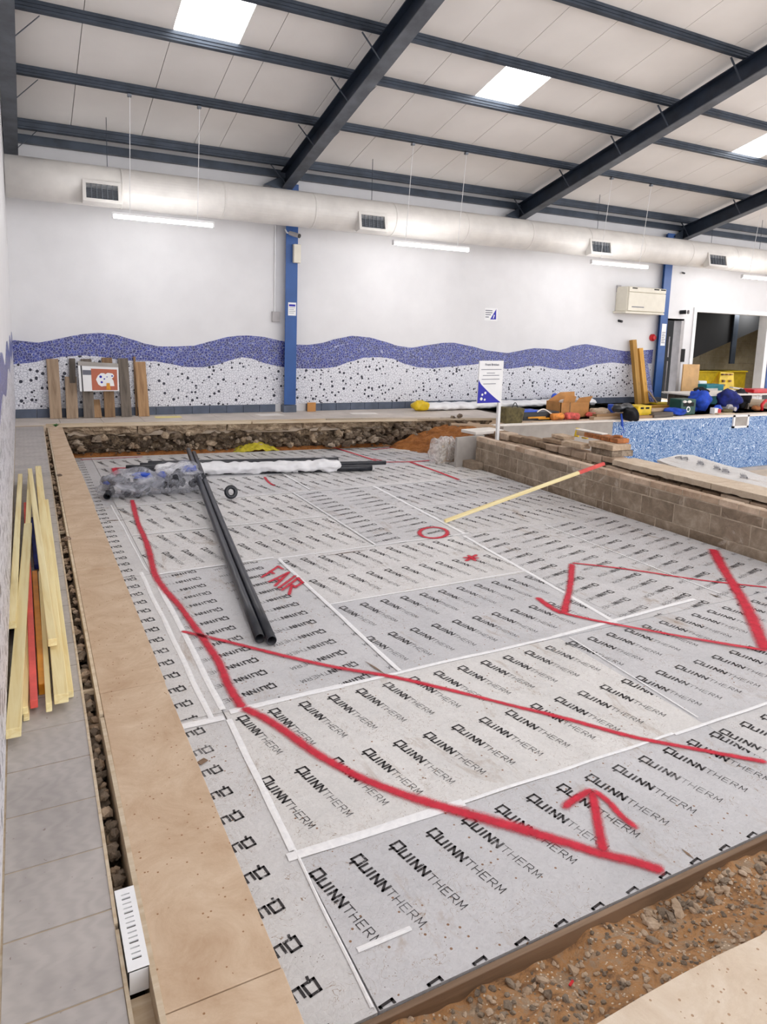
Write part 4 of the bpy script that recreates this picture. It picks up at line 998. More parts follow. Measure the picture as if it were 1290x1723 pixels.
def notice(name, label, x0, x1, z0, z1, y, hdr, rows, cat='notice', blue=True):
    t = thing(name, label, cat, ((x0+x1)/2, y, (z0+z1)/2)); MB().box((x0, y-.004, z0), (x1, y, z1)).build('sheet', 'plain_white', t)
    W_, H_ = x1-x0, z1-z0
    if hdr: MB().box((x0+W_*.1, y-.006, z1-H_*.3), (x1-W_*.1, y-.004, z1-H_*.14)).build('heading_print', 'print_blue' if blue else 'print_grey', t)
    for k in range(rows): z_ = z1-H_*(.38+.55*k/rows); MB().box((x0+W_*.12, y-.006, z_-H_*.03), (x1-W_*(.12+.15*(k % 2)), y-.004, z_)).build('text_line', 'print_grey', t)
    return t
notice('column_notice', 'white notice stuck on the left blue column', 4.27, 4.42, 1.74, 1.97, YW-.161, True, 4)
notice('column_notice', 'tall white notice stuck on the right blue column beside the doorway', 13.68, 13.83, 1.38, 1.90, YW-.161, False, 7)
wn = thing('wall_notice', 'white notice with a dark blue triangle high on the white wall', 'notice', (8.8, YW, 1.93))
a = aty(815.5, 518); b = aty(836, 540); MB().box((a.x, YW-.004, b.z), (b.x, YW, a.z)).build('sheet', 'plain_white', wn)
MB().add([Vector((p.x, YW-.006, p.z)) for p in (aty(824, 537.5), aty(834, 537.5), aty(834.5, 520))], [(0,1,2)]).build('blue_triangle', 'print_blue', wn)
MB().add([Vector((p.x, YW-.008, p.z)) for p in (aty(828.6, 536), aty(830, 535.6), aty(831.8, 530), aty(830.3, 529.8))], [(0,1,2,3)]).build('white_mark', 'plain_white', wn)
for k, (yy, xe) in enumerate(((522, 828), (525.5, 828), (529, 825.5), (533, 822))):
    p, q = aty(816.3, yy), aty(xe, yy+.6); MB().box((p.x, YW-.006, p.z-.012), (q.x, YW-.004, p.z+.006)).build('text_line', 'print_grey', wn)
# beige wall unit
ac = thing('wall_heater', 'large cream fan unit mounted high on the wall over the right blue column', 'heater', (13.2, YW, 2.45))
yf = YW-.42; a = aty(1060, 482, yf); b = aty(1119, 530, yf)
x0, x1, z0, z1 = a.x, b.x, 2.13, 2.72
z0 = aty(1090, 528, yf).z; z1 = aty(1090, 483.5, yf).z
MB().box((x0, yf+.05, z0+.03), (x1, YW, z1)).build('casing', 'cream_plastic', ac, bevel=.03)
MB().box((x0+.01, yf+.02, z0+.05), (x1-.01, yf+.051, z1-.13)).build('front_panel', 'cream_plastic', ac, bevel=.01)
MB().box((x0+.01, yf+.02, z1-.12), (x1-.01, yf+.051, z1-.01)).build('top_panel', 'cream_plastic', ac, bevel=.01)
MB().box((x0-.05, yf+.03, z0-.01), (x1, YW, z0+.035)).build('base_tray', 'cream_plastic', ac, bevel=.01)
for k in (.08, .66, .84): MB().box((x0+(x1-x0)*k, yf+.014, z1-.05), (x0+(x1-x0)*(k+.13), yf+.021, z1-.025)).build('slot', 'dark_void', ac)
MB().box((x0+.12, yf+.016, z0+.13), (x0+.5, yf+.021, z0+.15)).build('nameplate_print', 'print_grey', ac)
# small things around it
a = aty(1039, 486); one(MB().box((a.x-.05, YW-.05, a.z-.08), (a.x+.06, YW, a.z+.08)), 'isolator_box', 'grey_frame', 'small grey isolator box left of the cream fan unit', 'switch', bevel=.006)
a = aty(1040, 541); m = MB(); m.tube([(a.x, YW, a.z+.02), (a.x+.02, YW-.1, a.z)], .03, 10); one(m, 'sensor', 'black_plastic', 'small dark sensor on the wall below the cream fan unit', 'sensor')
a = aty(1148, 459); m = MB(); m.tube([(a.x, YW, a.z), (a.x-.04, YW-.09, a.z-.02)], .022, 8); one(m, 'spotlight', 'black_plastic', 'tiny dark bracket high on the wall right of the right blue column', 'bracket')
a = aty(1147, 525); t = thing('floodlight', 'round black wall spotlight above the grey door frame', 'light', a); MB().tube([(a.x-.06, YW, a.z-.01), (a.x, YW-.12, a.z)], .05, 14).build('housing', 'black_plastic', t); MB().tube([(a.x+.03, YW-.15, a.z), (a.x+.05, YW-.16, a.z)], .05, 14).build('lens', 'grey_frame', t)
a = aty(1096, 568); t = thing('fire_alarm_sounder', 'red fire alarm sounder on the wall just left of the right blue column', 'alarm', a); MB().tube([(a.x, YW, a.z), (a.x, YW-.05, a.z)], .085, 16).build('base', 'red_plastic', t); MB().tube([(a.x, YW-.05, a.z), (a.x, YW-.1, a.z)], [.075, .05], 16).build('dome', 'red_plastic', t)

# ================================================================== DOORWAYS
d1 = struct('door_1'); d1['kind'] = 'structure'
MB().box((DX0-.02, YW-.02, 0), (DX0+.03, YW+.2, DZ)).build('frame', 'column_blue', d1)
MB().box((DX1-.11, YW-.02, 0), (DX1, YW+.2, DZ)).build('frame', 'grey_frame', d1); MB().box((DX0, YW+.0, DZ), (DX1, YW+.2, DZ+.04)).build('frame', 'plain_white', d1)
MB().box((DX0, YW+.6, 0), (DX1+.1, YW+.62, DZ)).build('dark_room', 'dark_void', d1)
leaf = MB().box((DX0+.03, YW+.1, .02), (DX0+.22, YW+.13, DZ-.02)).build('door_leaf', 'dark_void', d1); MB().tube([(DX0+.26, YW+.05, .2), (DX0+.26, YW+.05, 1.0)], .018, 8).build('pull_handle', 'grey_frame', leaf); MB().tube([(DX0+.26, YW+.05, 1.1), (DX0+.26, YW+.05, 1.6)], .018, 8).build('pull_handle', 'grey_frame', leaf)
d2 = struct('door_2')
MB().box((OX0-.1, YW-.03, 0), (OX0+.005, YW+.215, OZ+.1)).build('frame', 'plain_white', d2); MB().box((OX0, YW-.028, OZ-.005), (OX1+.1, YW+.21, OZ+.1)).build('frame', 'plain_white', d2); MB().box((OX1-.005, YW-.03, 0), (OX1+.14, YW+.215, OZ+.1)).build('frame', 'plain_white', d2)
MB().box((OX1+.2, YW-.02, .0), (OX1+.8, YW-.005, 1.15)).build('blue_panel', 'column_blue', d2)
a = aty(1147, 598); one(MB().box((a.x-.07, YW-.03, a.z-.16), (a.x+.07, YW, a.z+.16)), 'keypad', 'dark_void', 'dark keypad on the white pillar between the two doorways', 'keypad', bevel=.005)
# room behind the big opening: block walls, sloped dark panel standing in for a shadow
rm = struct('wall_back')
YB = 14.4
MB().box((14.9, YB, -.2), (24, YB+.1, 3)).build('core', 'mortar', rm)
z = 0.0; r_ = 0
rd = random.Random(8)
while z < 2.7:
    x = 15.0 - (.22 if r_ % 2 else 0)
    while x < 23.5:
        MB().box((x+.004, YB-.012, z+.004), (x+.436, YB+.01, z+.211)).build('block', 'render_wall', rm); x += .44
    z += .215; r_ += 1
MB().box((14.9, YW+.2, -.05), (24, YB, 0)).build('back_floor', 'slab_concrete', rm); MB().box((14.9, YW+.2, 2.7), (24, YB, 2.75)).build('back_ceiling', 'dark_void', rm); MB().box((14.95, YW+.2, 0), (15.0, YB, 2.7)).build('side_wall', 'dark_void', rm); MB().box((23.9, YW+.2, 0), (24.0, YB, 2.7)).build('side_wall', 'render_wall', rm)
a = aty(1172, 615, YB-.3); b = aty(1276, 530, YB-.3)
m = MB(); m.prism([(15.0, a.z-.18), (15.9, a.z-.02), (aty(1285, 530, YB-.3).x, 2.25), (aty(1285, 530, YB-.3).x, 2.7), (15.0, 2.7)], -(YB-.02), -(YW+1.3), FACE); m.build('shadow_panel', 'dark_void', rm)  # black wedge shaped as the shadow across the block wall
one(MB().box((aty(1234, 540, YB-.95).x, YB-.97, aty(1234, 612, YB-.95).z), (aty(1243, 540, YB-.95).x-.03, YB-.92, 2.6)), 'service_post', 'steel_grey', 'dark grey steel post hanging in the room beyond the big doorway', 'post')
la = bpy.data.lights.new('back_room_lamp', 'AREA'); la.energy = 32; la.size = .5; lo = bpy.data.objects.new('back_room_lamp', la); COL.objects.link(lo); lo.location = (18.9, YW+.9, 2.5); lo.rotation_euler = (math.radians(35), 0, 0)

# ================================================================== THINGS ALONG THE FAR WALL
def lean(name, label, xb, xt, y_b, w_, h, mat, cat='board', th=.03, grp=None):
    p0 = Vector((xb, y_b, .0)); p1 = Vector((xt, YW-.05, h)); o = beam(name, p0, p1, w_, th, mat); return tag(o, label, cat, grp)
G1 = 'boards leaning on the far wall'
def lx(px, py, Y=YW-.1): return aty(px, py, Y).x
def lz(px, py, Y=YW-.06): return aty(px, py, Y).z
lean('wood_board', 'leftmost leaning board, warm knotty wood', lx(94,702), lx(88,604), YW-.2, .17, lz(88,604), 'weathered_board', grp=G1)
lean('wood_board', 'short pale leaning board, second from the left', lx(121,702), lx(119,634), YW-.24, .17, lz(119,634), 'weathered_board', grp=G1)
lean('wood_board', 'narrow board standing behind the short pale one', lx(123,690), lx(121.5,603), YW-.12, .09, lz(121,603), 'dark_board', grp=G1)
lean('wood_board', 'dark grey leaning board below the left half of the poster', lx(149,700), lx(145,604), YW-.22, .16, lz(145,604), 'dark_board', grp=G1)
lean('wood_board', 'brown leaning board below the right half of the poster', lx(184,699), lx(180,602), YW-.2, .16, lz(180,602), 'brown_board', grp=G1)
lean('wood_board', 'tall dark weathered board just right of the poster', lx(212,699), lx(207,603), YW-.2, .16, lz(207,603), 'dark_board', grp=G1)
lean('wood_board', 'rightmost leaning board, orange grained wood', lx(241,700), lx(236,609), YW-.2, .17, lz(236,609), 'brown_board', grp=G1)
lean('wood_strip', 'thin stick standing behind the rightmost leaning board', lx(230,690), lx(226.5,600), YW-.10, .035, lz(226,600), 'brown_board', th=.02)
lean('wood_offcut', 'short pale offcut between the two boards under the poster', lx(164,701), lx(162,680), YW-.22, .11, .27, 'brown_board', th=.04)
# poster with house plan
po = thing('poster_board', 'white poster with a plan on a terracotta square, propped on the boards', 'poster', (1.25, YW-.2, .9))
c = [aty(px, py, YW-.24) for px, py in ((131, 613), (199, 616), (200.5, 658), (134.5, 658.5))]
def quadface(ps, t, name, mat, par, off=0):
    ps = [Vector(p)+Vector((0,-off,0)) for p in ps]; MB().add(ps + [p+Vector((0,t,0)) for p in ps], [(0,1,2,3),(7,6,5,4),(0,4,5,1),(1,5,6,2),(2,6,7,3),(3,7,4,0)]).build(name, mat, par)
quadface(c, .012, 'sheet', 'plain_white', po)
def inn(u, v):
    a = c[0].lerp(c[1], u); b = c[3].lerp(c[2], u); return a.lerp(b, v)
quadface([inn(.0,-.12), inn(1,-.1), inn(1,.05), inn(0,.04)], .006, 'curled_top', 'grey_board', po, .006)
quadface([inn(.31,.14), inn(.96,.14), inn(.96,.96), inn(.31,.96)], .002, 'terracotta_square', 'print_red_brown', po, .004)
quadface([inn(.06,.0), inn(.09,.0), inn(.09,1), inn(.06,1)], .002, 'black_border', 'black_plastic', po, .004)
quadface([inn(.1,.2), inn(.31,.2), inn(.31,.38), inn(.1,.38)], .002, 'grey_block', 'print_grey', po, .004)
shape = [(.42,.55),(.47,.40),(.55,.30),(.63,.30),(.66,.34),(.72,.28),(.84,.30),(.88,.38),(.86,.46),(.82,.50),(.86,.58),(.88,.80),(.62,.80),(.55,.82),(.47,.74)]
MB().add([inn(u, v)+Vector((0,-.008,0)) for u, v in shape], [tuple(range(len(shape)))]).build('plan_outline', 'plain_white', po)
for u, v, r_ in ((.54,.44,.035), (.56,.65,.03), (.63,.52,.02), (.70,.44,.015), (.83,.40,.022)):
    MB().add([inn(u+r_*math.cos(t), v+r_*1.4*math.sin(t))+Vector((0,-.011,0)) for t in [k*PI/5 for k in range(10)]], [tuple(range(10))]).build('blue_spot', 'print_blue', po)
quadface([inn(.68,.68), inn(.76,.68), inn(.78,.95), inn(.67,.95)], .002, 'amber_bar', 'amber_plastic', po, .012)
# small things on the far walk
slab('cardboard_scrap', 'small tan cardboard square leaning on the skirting right of the left blue column', (aty(524,695,12.05).x, 12.06, 0), (.17,.02,.17), 0, 'cardboard', 'cardboard')
slab('yellow_sheet', 'thin yellow sheet lying on the far walkway near the leaning boards', atz(283,702)+Vector((0,0,.001)), (.42,.22,.004), -.05, 'yellow_card', 'sheet')
slab('paper_sheet', 'white paper sheet on the far walkway left of the blue column', atz(453,698)+Vector((0,0,.001)), (.45,.3,.003), .1, 'cream_paper', 'paper')
slab('paper_sheet', 'white paper sheet on the far walkway right of the cardboard square', atz(612,696)+Vector((0,0,.001)), (.5,.22,.003), -.15, 'cream_paper', 'paper')
# white polythene-wrapped long bundle, yellow bag at its end
def crumple(c0, c1, ry, rz, seed, n=70, m_=18, amp=.25, squash=None):
    c0 = Vector(c0); c1 = Vector(c1); L = (c1-c0).length; t = (c1-c0)/L; s_ = Vector((-t.y, t.x, 0)); vs = []; fs = []
    for i in range(n+1):
        u = i/n; env = min(1, (u*n*.4)**.5, ((1-u)*n*.4)**.5) if 0 < u < 1 else .05
        for k in range(m_):
            a = 2*PI*k/m_; f_ = 1 + amp*noise.noise(Vector((u*L*5, math.cos(a)*1.3, math.sin(a)*1.3+seed))) + amp*.6*noise.noise(Vector((u*L*13, math.cos(a)*2.5, math.sin(a)*2.5+seed)))
            p = c0 + t*L*u + s_*math.cos(a)*ry*f_*env; z_ = c0.z + (c1.z-c0.z)*u + math.sin(a)*rz*f_*env
            vs.append((p.x, p.y, max(z_, c0.z-rz)))
    for i in range(n):
        for k in range(m_): fs.append((i*m_+k, i*m_+(k+1) % m_, (i+1)*m_+(k+1) % m_, (i+1)*m_+k))
    fs += [tuple(range(m_-1,-1,-1)), tuple(n*m_+k for k in range(m_))]
    return MB().add(vs, fs)
a = atz(700, 691); 
o = crumple((6.95, 11.75, .075), (11.6, 11.95, .075), .17, .075, 3, 150, 18, .3).build('wrapped_bundle', 'white_film', None, smooth=True); tag(o, 'long white polythene-wrapped bundle on the far walkway below the signboard', 'bundle')
o = crumple((6.72, 11.72, .10), (7.05, 11.75, .09), .14, .10, 9, 20, 14, .45).build('yellow_bag', 'yellow_plastic', None, smooth=True); tag(o, 'crumpled yellow bag at the left end of the white wrapped bundle', 'bag')
o = crumple((10.3, 11.85, .20), (10.7, 11.9, .19), .12, .08, 12, 16, 14, .4).build('blue_bag', 'blue_plastic', None, smooth=True); tag(o, 'small crumpled blue and white bag on the wrapped bundle', 'bag')
# signboard on a post
sg = thing('signboard', 'white signboard with blue swoosh on a white post by the end of the block wall', 'sign', (6.38, 8.5, -.4))
YS = 8.52
c4 = [aty(px, py, YS) for px, py in ((807, 607), (847.5, 607), (843, 677), (802.5, 678.5))]
quadface(c4, .02, 'panel', 'plain_white', sg)
def ins_(u, v): a = c4[0].lerp(c4[1], u); b = c4[3].lerp(c4[2], u); return a.lerp(b, v)
sw = [(.0,.44),(.04,.49),(.12,.56),(.24,.63),(.38,.71),(.55,.80),(.75,.90),(.97,1.0),(0,1.0)]
MB().add([ins_(u, v)+Vector((0,-.003,0)) for u, v in sw], [tuple(range(len(sw)))]).build('blue_swoosh', 'print_blue', sg)
for u, v, r_ in ((.18,.80,.04), (.30,.76,.045), (.15,.90,.055), (.29,.92,.04)):
    MB().add([ins_(u+r_*math.cos(t), v+r_*.7*math.sin(t))+Vector((0,-.006,0)) for t in [k*PI/5 for k in range(10)]], [tuple(range(10))]).build('white_spot', 'plain_white', sg)
p = ins_(.52, .115); text('title_lettering', 'Front Bricken', fm(p.x, YS-.003, p.z), .045, 'print_grey', sg, .0005, .0008)
for v, u0, u1 in ((.2,.08,.92), (.285,.32,.65), (.34,.16,.84), (.43,.12,.86), (.54,.2,.72)):
    quadface([ins_(u0, v), ins_(u1, v), ins_(u1, v+.014), ins_(u0, v+.014)], .001, 'text_line', 'print_grey', sg, .002)
pb = aty(840, 736, YS); pt = aty(841, 676, YS)
MB().box((pt.x-.022, YS+.001, -.10), (pt.x+.022, YS+.045, pt.z+.3)).build('post', 'plain_white', sg)
sg['_x'] = 1
# grey upright board and wrapped bag at the far end of the block wall
a = atz(800, 735, 0); 
t = tag(MB().prism([(5.72, 8.62), (6.30, 8.74), (6.30, 8.79), (5.72, 8.67)], -.56, -.01).build('grey_panel_board', 'grey_board', None), 'plain grey board standing across the far end of the block wall', 'board')
o = thing('wrapped_sack', 'clear plastic wrapped sack of offcuts left of the upright grey board', 'sack', (5.5, 9.1, -.5))
c5 = aty(790, 755, 9.0)
crumple((5.52, 8.98, -.30), (6.02, 9.12, -.30), .14, .24, 17, 26, 18, .35).build('film', 'clear_wrap', o, smooth=True)
for k in range(4): beam('board_offcut', (5.62+.1*k, 8.97+.02*k, -.52), (5.66+.1*k, 9.02+.02*k, -.12-.03*abs(k-2)), .08, .02, ('weathered_board', 'pale_batten', 'brown_board', 'weathered_board')[k], o)
tag(MB().box((6.02, 8.80, -.5), (6.1, 8.86, -.12)).build('black_slab', 'black_plastic', None), 'dark narrow gap panel between the wrapped sack and the grey board', 'panel')
pa = [atz(748, 757, -.40), atz(760, 753, -.38), atz(800, 785, -.46), atz(790, 791, -.46)]
m = MB(); m.tube([atz(750, 757, -.40), atz(765, 768, -.42), atz(795, 788, -.45)], .014, 8); m.tube([atz(750, 757, -.40), atz(763, 752.5, -.38), atz(772,760,-.40)], .014, 8); one(m, 'rubber_strip', 'black_plastic', 'bent black edging strip lying on the sand by the wrapped sack', 'strip')
slab('cement_bag', 'flattened pale sack lying over the end of the old wall behind the signpost', (6.55, 9.15, -.04), (.62,.34,.05), .15, 'cream_paper', 'sack')
slab('plank', 'pale plank lying across the sand behind the signpost', (6.75, 9.75, -.02), (.7,.12,.03), -.5, 'weathered_board', 'plank')

# ================================================================== DECK CLUTTER (far side of the pool)
def P(px, py, z=0.0): return atz(px, py, z)
# khaki bag
kb = thing('khaki_bag', 'open khaki canvas tool bag with hoop handle near the signpost', 'bag', (7.75, 9.75, 0)); Yk = 9.8
a = aty(850, 714, Yk); b = aty(881, 712, Yk); tt = aty(848, 686, Yk).z; tb = aty(882, 690, Yk)
MB().add([(a.x, Yk-.0, -.02), (b.x-.03, Yk, -.02), (b.x-.03, Yk+.2, -.02), (a.x, Yk+.2, -.02), (a.x-.02, Yk-.02, tt), (b.x, Yk-.02, tt-.02), (b.x, Yk+.22, tt-.01), (a.x-.02, Yk+.22, tt)], [(0,3,2,1),(4,5,6,7),(0,1,5,4),(1,2,6,5),(2,3,7,6),(3,0,4,7)]).build('body', 'khaki_canvas', kb, bevel=.02)
xm = (a.x+b.x)/2; MB().tube([(xm-.07+.14*k/10, Yk+.02, tt-.03+.11*math.sin(PI*k/10)) for k in range(11)], .008, 8).build('handle', 'black_plastic', kb)
# black tool case with blue
def tray(name, label, px0, px1, pyb, pyt, Y, dep, mat, cat, bevel=.01, name2='body'):
    t = thing(name, label, cat, (aty(px0, pyb, Y).x, Y, 0)); a = aty(px0, pyb, Y); b = aty(px1, pyb, Y); z1 = aty((px0+px1)/2, pyt, Y).z; z0 = 0.0
    MB().box((a.x, Y, z0), (b.x, Y+dep, z1)).build(name2, mat, t, bevel=bevel); return t, a.x, b.x, z0, z1
t, xa, xb, z0, z1 = tray('tool_case', 'long black tool case with pale hoses between the khaki bag and cardboard box', 880, 940, 706, 693, 9.95, .35, 'black_plastic', 'case')
MB().box((xa+.1, 9.93, z0+.04), (xa+.5, 9.95, z0+.07)).build('stripe', 'amber_plastic', t); MB().tube([(xa+.3+.05*k, 9.94, z1+.05*math.sin(k*.6)) for k in range(9)], .012, 8).build('hose', 'cream_paper', t)
MB().box((xa, 9.96, z1-.01), (xa+.35, 10.2, z1+.03)).build('blue_lid', 'blue_plastic', t)
# cardboard box with open flaps
Yc = 10.1; cb_ = thing('cardboard_box', 'open brown cardboard box with raised flaps and clear plastic on the far deck', 'box', (9.4, Yc, 0)); a = aty(942, 703, Yc); b = aty(990, 703, Yc); zb = aty(965, 677, Yc).z; zt = aty(965, 661, Yc).z
m = MB(); th = .012
for q in (((a.x, Yc, .0), (b.x, Yc+th, zb)), ((a.x, Yc+.4, .0), (b.x, Yc+.4+th, zb)), ((a.x, Yc, .0), (a.x+th, Yc+.4, zb)), ((b.x-th, Yc, .0), (b.x, Yc+.4, zb)), ((a.x, Yc, 0), (b.x, Yc+.4, th))): m.box(*q)
m.build('body', 'cardboard', cb_)
wq = (b.x-a.x)
MB().add([(a.x+.03, Yc-.01, zb), (a.x+wq*.45, Yc-.01, zb), (a.x+wq*.45, Yc-.05, zt-.06), (a.x+.05, Yc-.05, zt-.04)], [(0,1,2,3)]).build('flap', 'cardboard', cb_)
MB().add([(a.x+wq*.5, Yc-.01, zb), (b.x-.01, Yc-.01, zb), (b.x+.01, Yc-.06, zt-.06), (a.x+wq*.55, Yc-.05, zt-.09)], [(0,1,2,3)]).build('flap', 'cardboard', cb_)
MB().add([(a.x+.03, Yc+.41, zb), (b.x, Yc+.41, zb), (b.x+.01, Yc+.45, zt-.02), (a.x+wq*.5, Yc+.45, zt-.03)], [(0,1,2,3)]).build('flap', 'cardboard', cb_)
MB().box((a.x+wq*.30, Yc-.004, .0), (a.x+wq*.33, Yc, zb)).build('crease', 'brown_board', cb_)
crumple((a.x+.1, Yc+.15, zb-.02), (b.x-.1, Yc+.25, zb), .08, .06, 23, 16, 12, .4).build('plastic_film', 'clear_wrap', cb_, smooth=True)
o = crumple(P(925, 707)+Vector((0,0,.06)), P(948, 707)+Vector((0,0,.07)), .08, .06, 31, 20, 12, .4).build('orange_cloth', 'orange_cloth', None, smooth=True); tag(o, 'orange cloth bundle on the pool rim left of the box', 'cloth')
o = crumple(P(945, 706)+Vector((.02,-.02,.07)), P(974, 706)+Vector((0,0,.06)), .08, .07, 33, 20, 12, .35).build('red_cloth', 'red_cloth', None, smooth=True); tag(o, 'red and pink cloth bundle in front of the cardboard box', 'cloth')
o = crumple(P(985, 703)+Vector((0,0,.05)), P(1010, 702)+Vector((0,0,.05)), .07, .05, 35, 16, 12, .4).build('pink_cloth', 'red_cloth', None, smooth=True); tag(o, 'small pink cloth bundle just right of the cardboard box', 'cloth')
o = beam('yellow_stick', P(904, 707)+Vector((0,0,.03)), P(938, 706)+Vector((0,0,.03)), .05, .03, 'amber_plastic'); tag(o, 'short amber yellow stick by the black tool case', 'stick')
# timber and slabs beyond
o = crumple(P(992, 697, .05), P(1050, 694, .08), .2, .10, 41, 26, 12, .4).build('debris_sack', 'pale_stone', None, smooth=True); tag(o, 'slumped pale sack of debris right of the cardboard box', 'sack')
rd = random.Random(77)
labs = ['pale timber length lying nearest the pool right of the cardboard box', 'second timber length lying behind the nearest one on the deck', 'brown timber lying under the yellow crate', 'timber length right of the yellow crate, nearest the pool', 'timber length right of the yellow crate, further back', 'orange timber length at the back under the leaning beams', 'dark timber length stacked right of the yellow crate']
for i, (pa, pb_, zz, mat) in enumerate((((995, 704), (1040, 702), .03, 'weathered_board'), ((1000, 699), (1062, 697), .08, 'brown_board'), ((1055, 703), (1100, 701), .02, 'brown_board'), ((1095, 697), (1140, 695), .05, 'dark_board'), ((1092, 690), (1150, 688), .1, 'weathered_board'), ((1080, 685), (1170, 682), .03, 'pine_amber'), ((1096, 700), (1128, 698), .04, 'dark_board'))):
    p0, p1 = P(*pa, zz), P(*pb_, zz); tag(beam('timber', p0, p1, .12, .06, mat), labs[i], 'timber', 'timbers on the far deck')
o = crumple(P(1032, 688, .22), P(1062, 685, .22), .09, .08, 44, 20, 12, .3).build('black_pipe_bundle', 'black_plastic', None, smooth=True); tag(o, 'black rolled bundle beyond the blue rope', 'bundle')
slab('blue_carton', 'small blue and white carton at the left end of the black bundle', P(1028, 694, .1)+Vector((0,0,.0)), (.1,.12,.16), .3, 'blue_plastic', 'carton')
o = crumple(P(1052, 697, .12), P(1070, 699, .1), .18, .12, 46, 16, 12, .5).build('black_bag', 'black_cloth', None, smooth=True); tag(o, 'shapeless black bag left of the yellow crate', 'bag')
def holed(name, label, px0, px1, pyb, pyt, Y, dep, mat, holes, cat, skew=0, par=None):
    t = thing(name, label, cat, (aty(px0, pyb, Y).x, Y, 0)); a = aty(px0, pyb, Y); b = aty(px1, pyb, Y); z0, z1 = (.362 if name == 'red_toolbox' else 0), aty((px0+px1)/2, pyt, Y).z
    w_ = b.x-a.x; h = z1-z0; m = MB(); m.box((a.x, Y, z0), (b.x, Y+dep, z1)); bd_ = m.build('body', mat, t, bevel=.02)
    for (u, v, uw, vh) in holes: MB().box((a.x+w_*u, Y-.004, z0+h*v), (a.x+w_*(u+uw), Y+.01, z0+h*(v+vh))).build('hole', 'dark_void', bd_)
    return t
holed('yellow_crate', 'yellow plastic crate with two hand holes on the pool edge', 1072, 1095, 703, 683, 9.85, .3, 'yellow_plastic', ((.18,.72,.22,.16), (.55,.72,.26,.16)), 'crate')
# leaned beams
tag(beam('leaning_beam', (lx(1071,680,11.9), 11.85, 0), (lx(1064.5,572,12.1), 12.1, lz(1064.5,572,12.1)), .13, .10, 'pine_amber'), 'taller amber timber leaning on the far wall left of the right blue column', 'timber')
tag(beam('leaning_beam', (lx(1083,678,11.9), 11.85, 0), (lx(1075.5,586,12.1), 12.1, lz(1075.5,586,12.1)), .13, .10, 'pine_amber'), 'shorter amber timber leaning just right of the taller one', 'timber')
o = beam('mosaic_sheet', (lx(1092,672), YW-.2, 0), (lx(1088,612), YW-.05, lz(1088,612)), .16, .01, 'blue_mosaic'); tag(o, 'curled sheet of blue mosaic between the leaning timbers and the blue column', 'sheet')
tag(beam('stone_plate', (lx(1101,680,11.8), 11.7, 0), (lx(1088,662,11.9), 11.85, .30), .2, .03, 'pale_stone'), 'small pale plate leaning at the foot of the right blue column', 'plate')
# plywood upright
YP = 11.6; a = aty(1145, 668, YP); b = aty(1172, 668, YP); z1 = aty(1158, 613, YP).z
tag(MB().box((a.x, YP, 0), (b.x, YP+.03, z1)).build('plywood_board', 'plywood_upright', None, bevel=.003), 'upright plywood board leaning in front of the white pillar', 'board')
# green case, jacket, cap
t = holed('green_tool_case', 'dark green case on the pool edge in front of the blue jacket', 1144, 1169, 699, 672, 9.9, .3, 'green_plastic', ((.15,.55,.7,.25),), 'case')
a = aty(1156, 695, 9.9); MB().tube([(a.x, 9.89, .12+.045*0), (a.x, 9.885, .12)], .06, 16).build('badge', 'plain_white', t); MB().tube([(a.x, 9.893, .12), (a.x, 9.88, .12)], .035, 16).build('badge_centre', 'green_plastic', t)
for k in (.3, .62): aa = aty(1144+25*k, 676, 9.9); MB().ell((aa.x, 9.9, aa.z), (.06,.03,.03), 10, 6).build('knob', 'cream_paper', t)
def blob(name, label, px0, px1, pyb, pyt, Y, mat, cat, seed, dep=.2, amp=.35):
    a = aty(px0, pyb, Y); b = aty(px1, pyb, Y); z0 = max(0, a.z); z1 = aty((px0+px1)/2, pyt, Y).z
    m = MB(); m.ell(((a.x+b.x)/2, Y, (z0+z1)/2), ((b.x-a.x)/2, dep, (z1-z0)/2), 28, 18, None, amp, seed); m.v = [(x_, y_, max(z_, 0)) for x_, y_, z_ in m.v]
    o = m.build(name, mat, None, smooth=True); return tag(o, label, cat)
ob = blob('blue_jacket', 'bright blue work jacket heaped behind the green case', 1160, 1187, 699, 658, 10.25, 'blue_cloth', 'jacket', 3)
blob('woollen_hat', 'black woollen hat lying on top of the blue jacket', 1170, 1187, 667, 652, 10.5, 'black_cloth', 'hat', 5, .15)
blob('blue_cloth_bundle', 'royal blue cloth bundle left of the green case', 1119, 1146, 702, 686, 9.95, 'blue_cloth', 'cloth', 7)
blob('navy_coat', 'dark navy coat draped high behind the paint cup', 1207, 1238, 699, 658, 10.2, 'navy_cloth', 'coat', 11)
blob('black_coat', 'black coat draped right of the navy coat', 1232, 1255, 686, 656, 10.6, 'black_cloth', 'coat', 13)
slab('white_cup', 'small white and red cup on the pool edge', P(1204, 697)+Vector((0,.05,0)), (.12,.12,.13), 0, 'plain_white', 'cup'); slab('red_cup', 'small red tub right of the white cup', P(1210, 697)+Vector((.0,.05,0)), (.1,.1,.11), 0, 'red_plastic', 'cup')
blob('blue_cup', 'blue balled rag on the white cup', 1202, 1211, 693, 682, 9.95, 'blue_plastic', 'rag', 15, .07)
blob('work_gloves', 'pair of yellow and black work gloves on the pool edge', 1213, 1229, 698, 688, 9.9, 'khaki_canvas', 'gloves', 17, .1)
slab('wood_stand', 'pale board lying on the deck under the gloves', P(1225, 698)+Vector((0,.1,0)), (.5,.15,.03), 0, 'pale_batten', 'board')
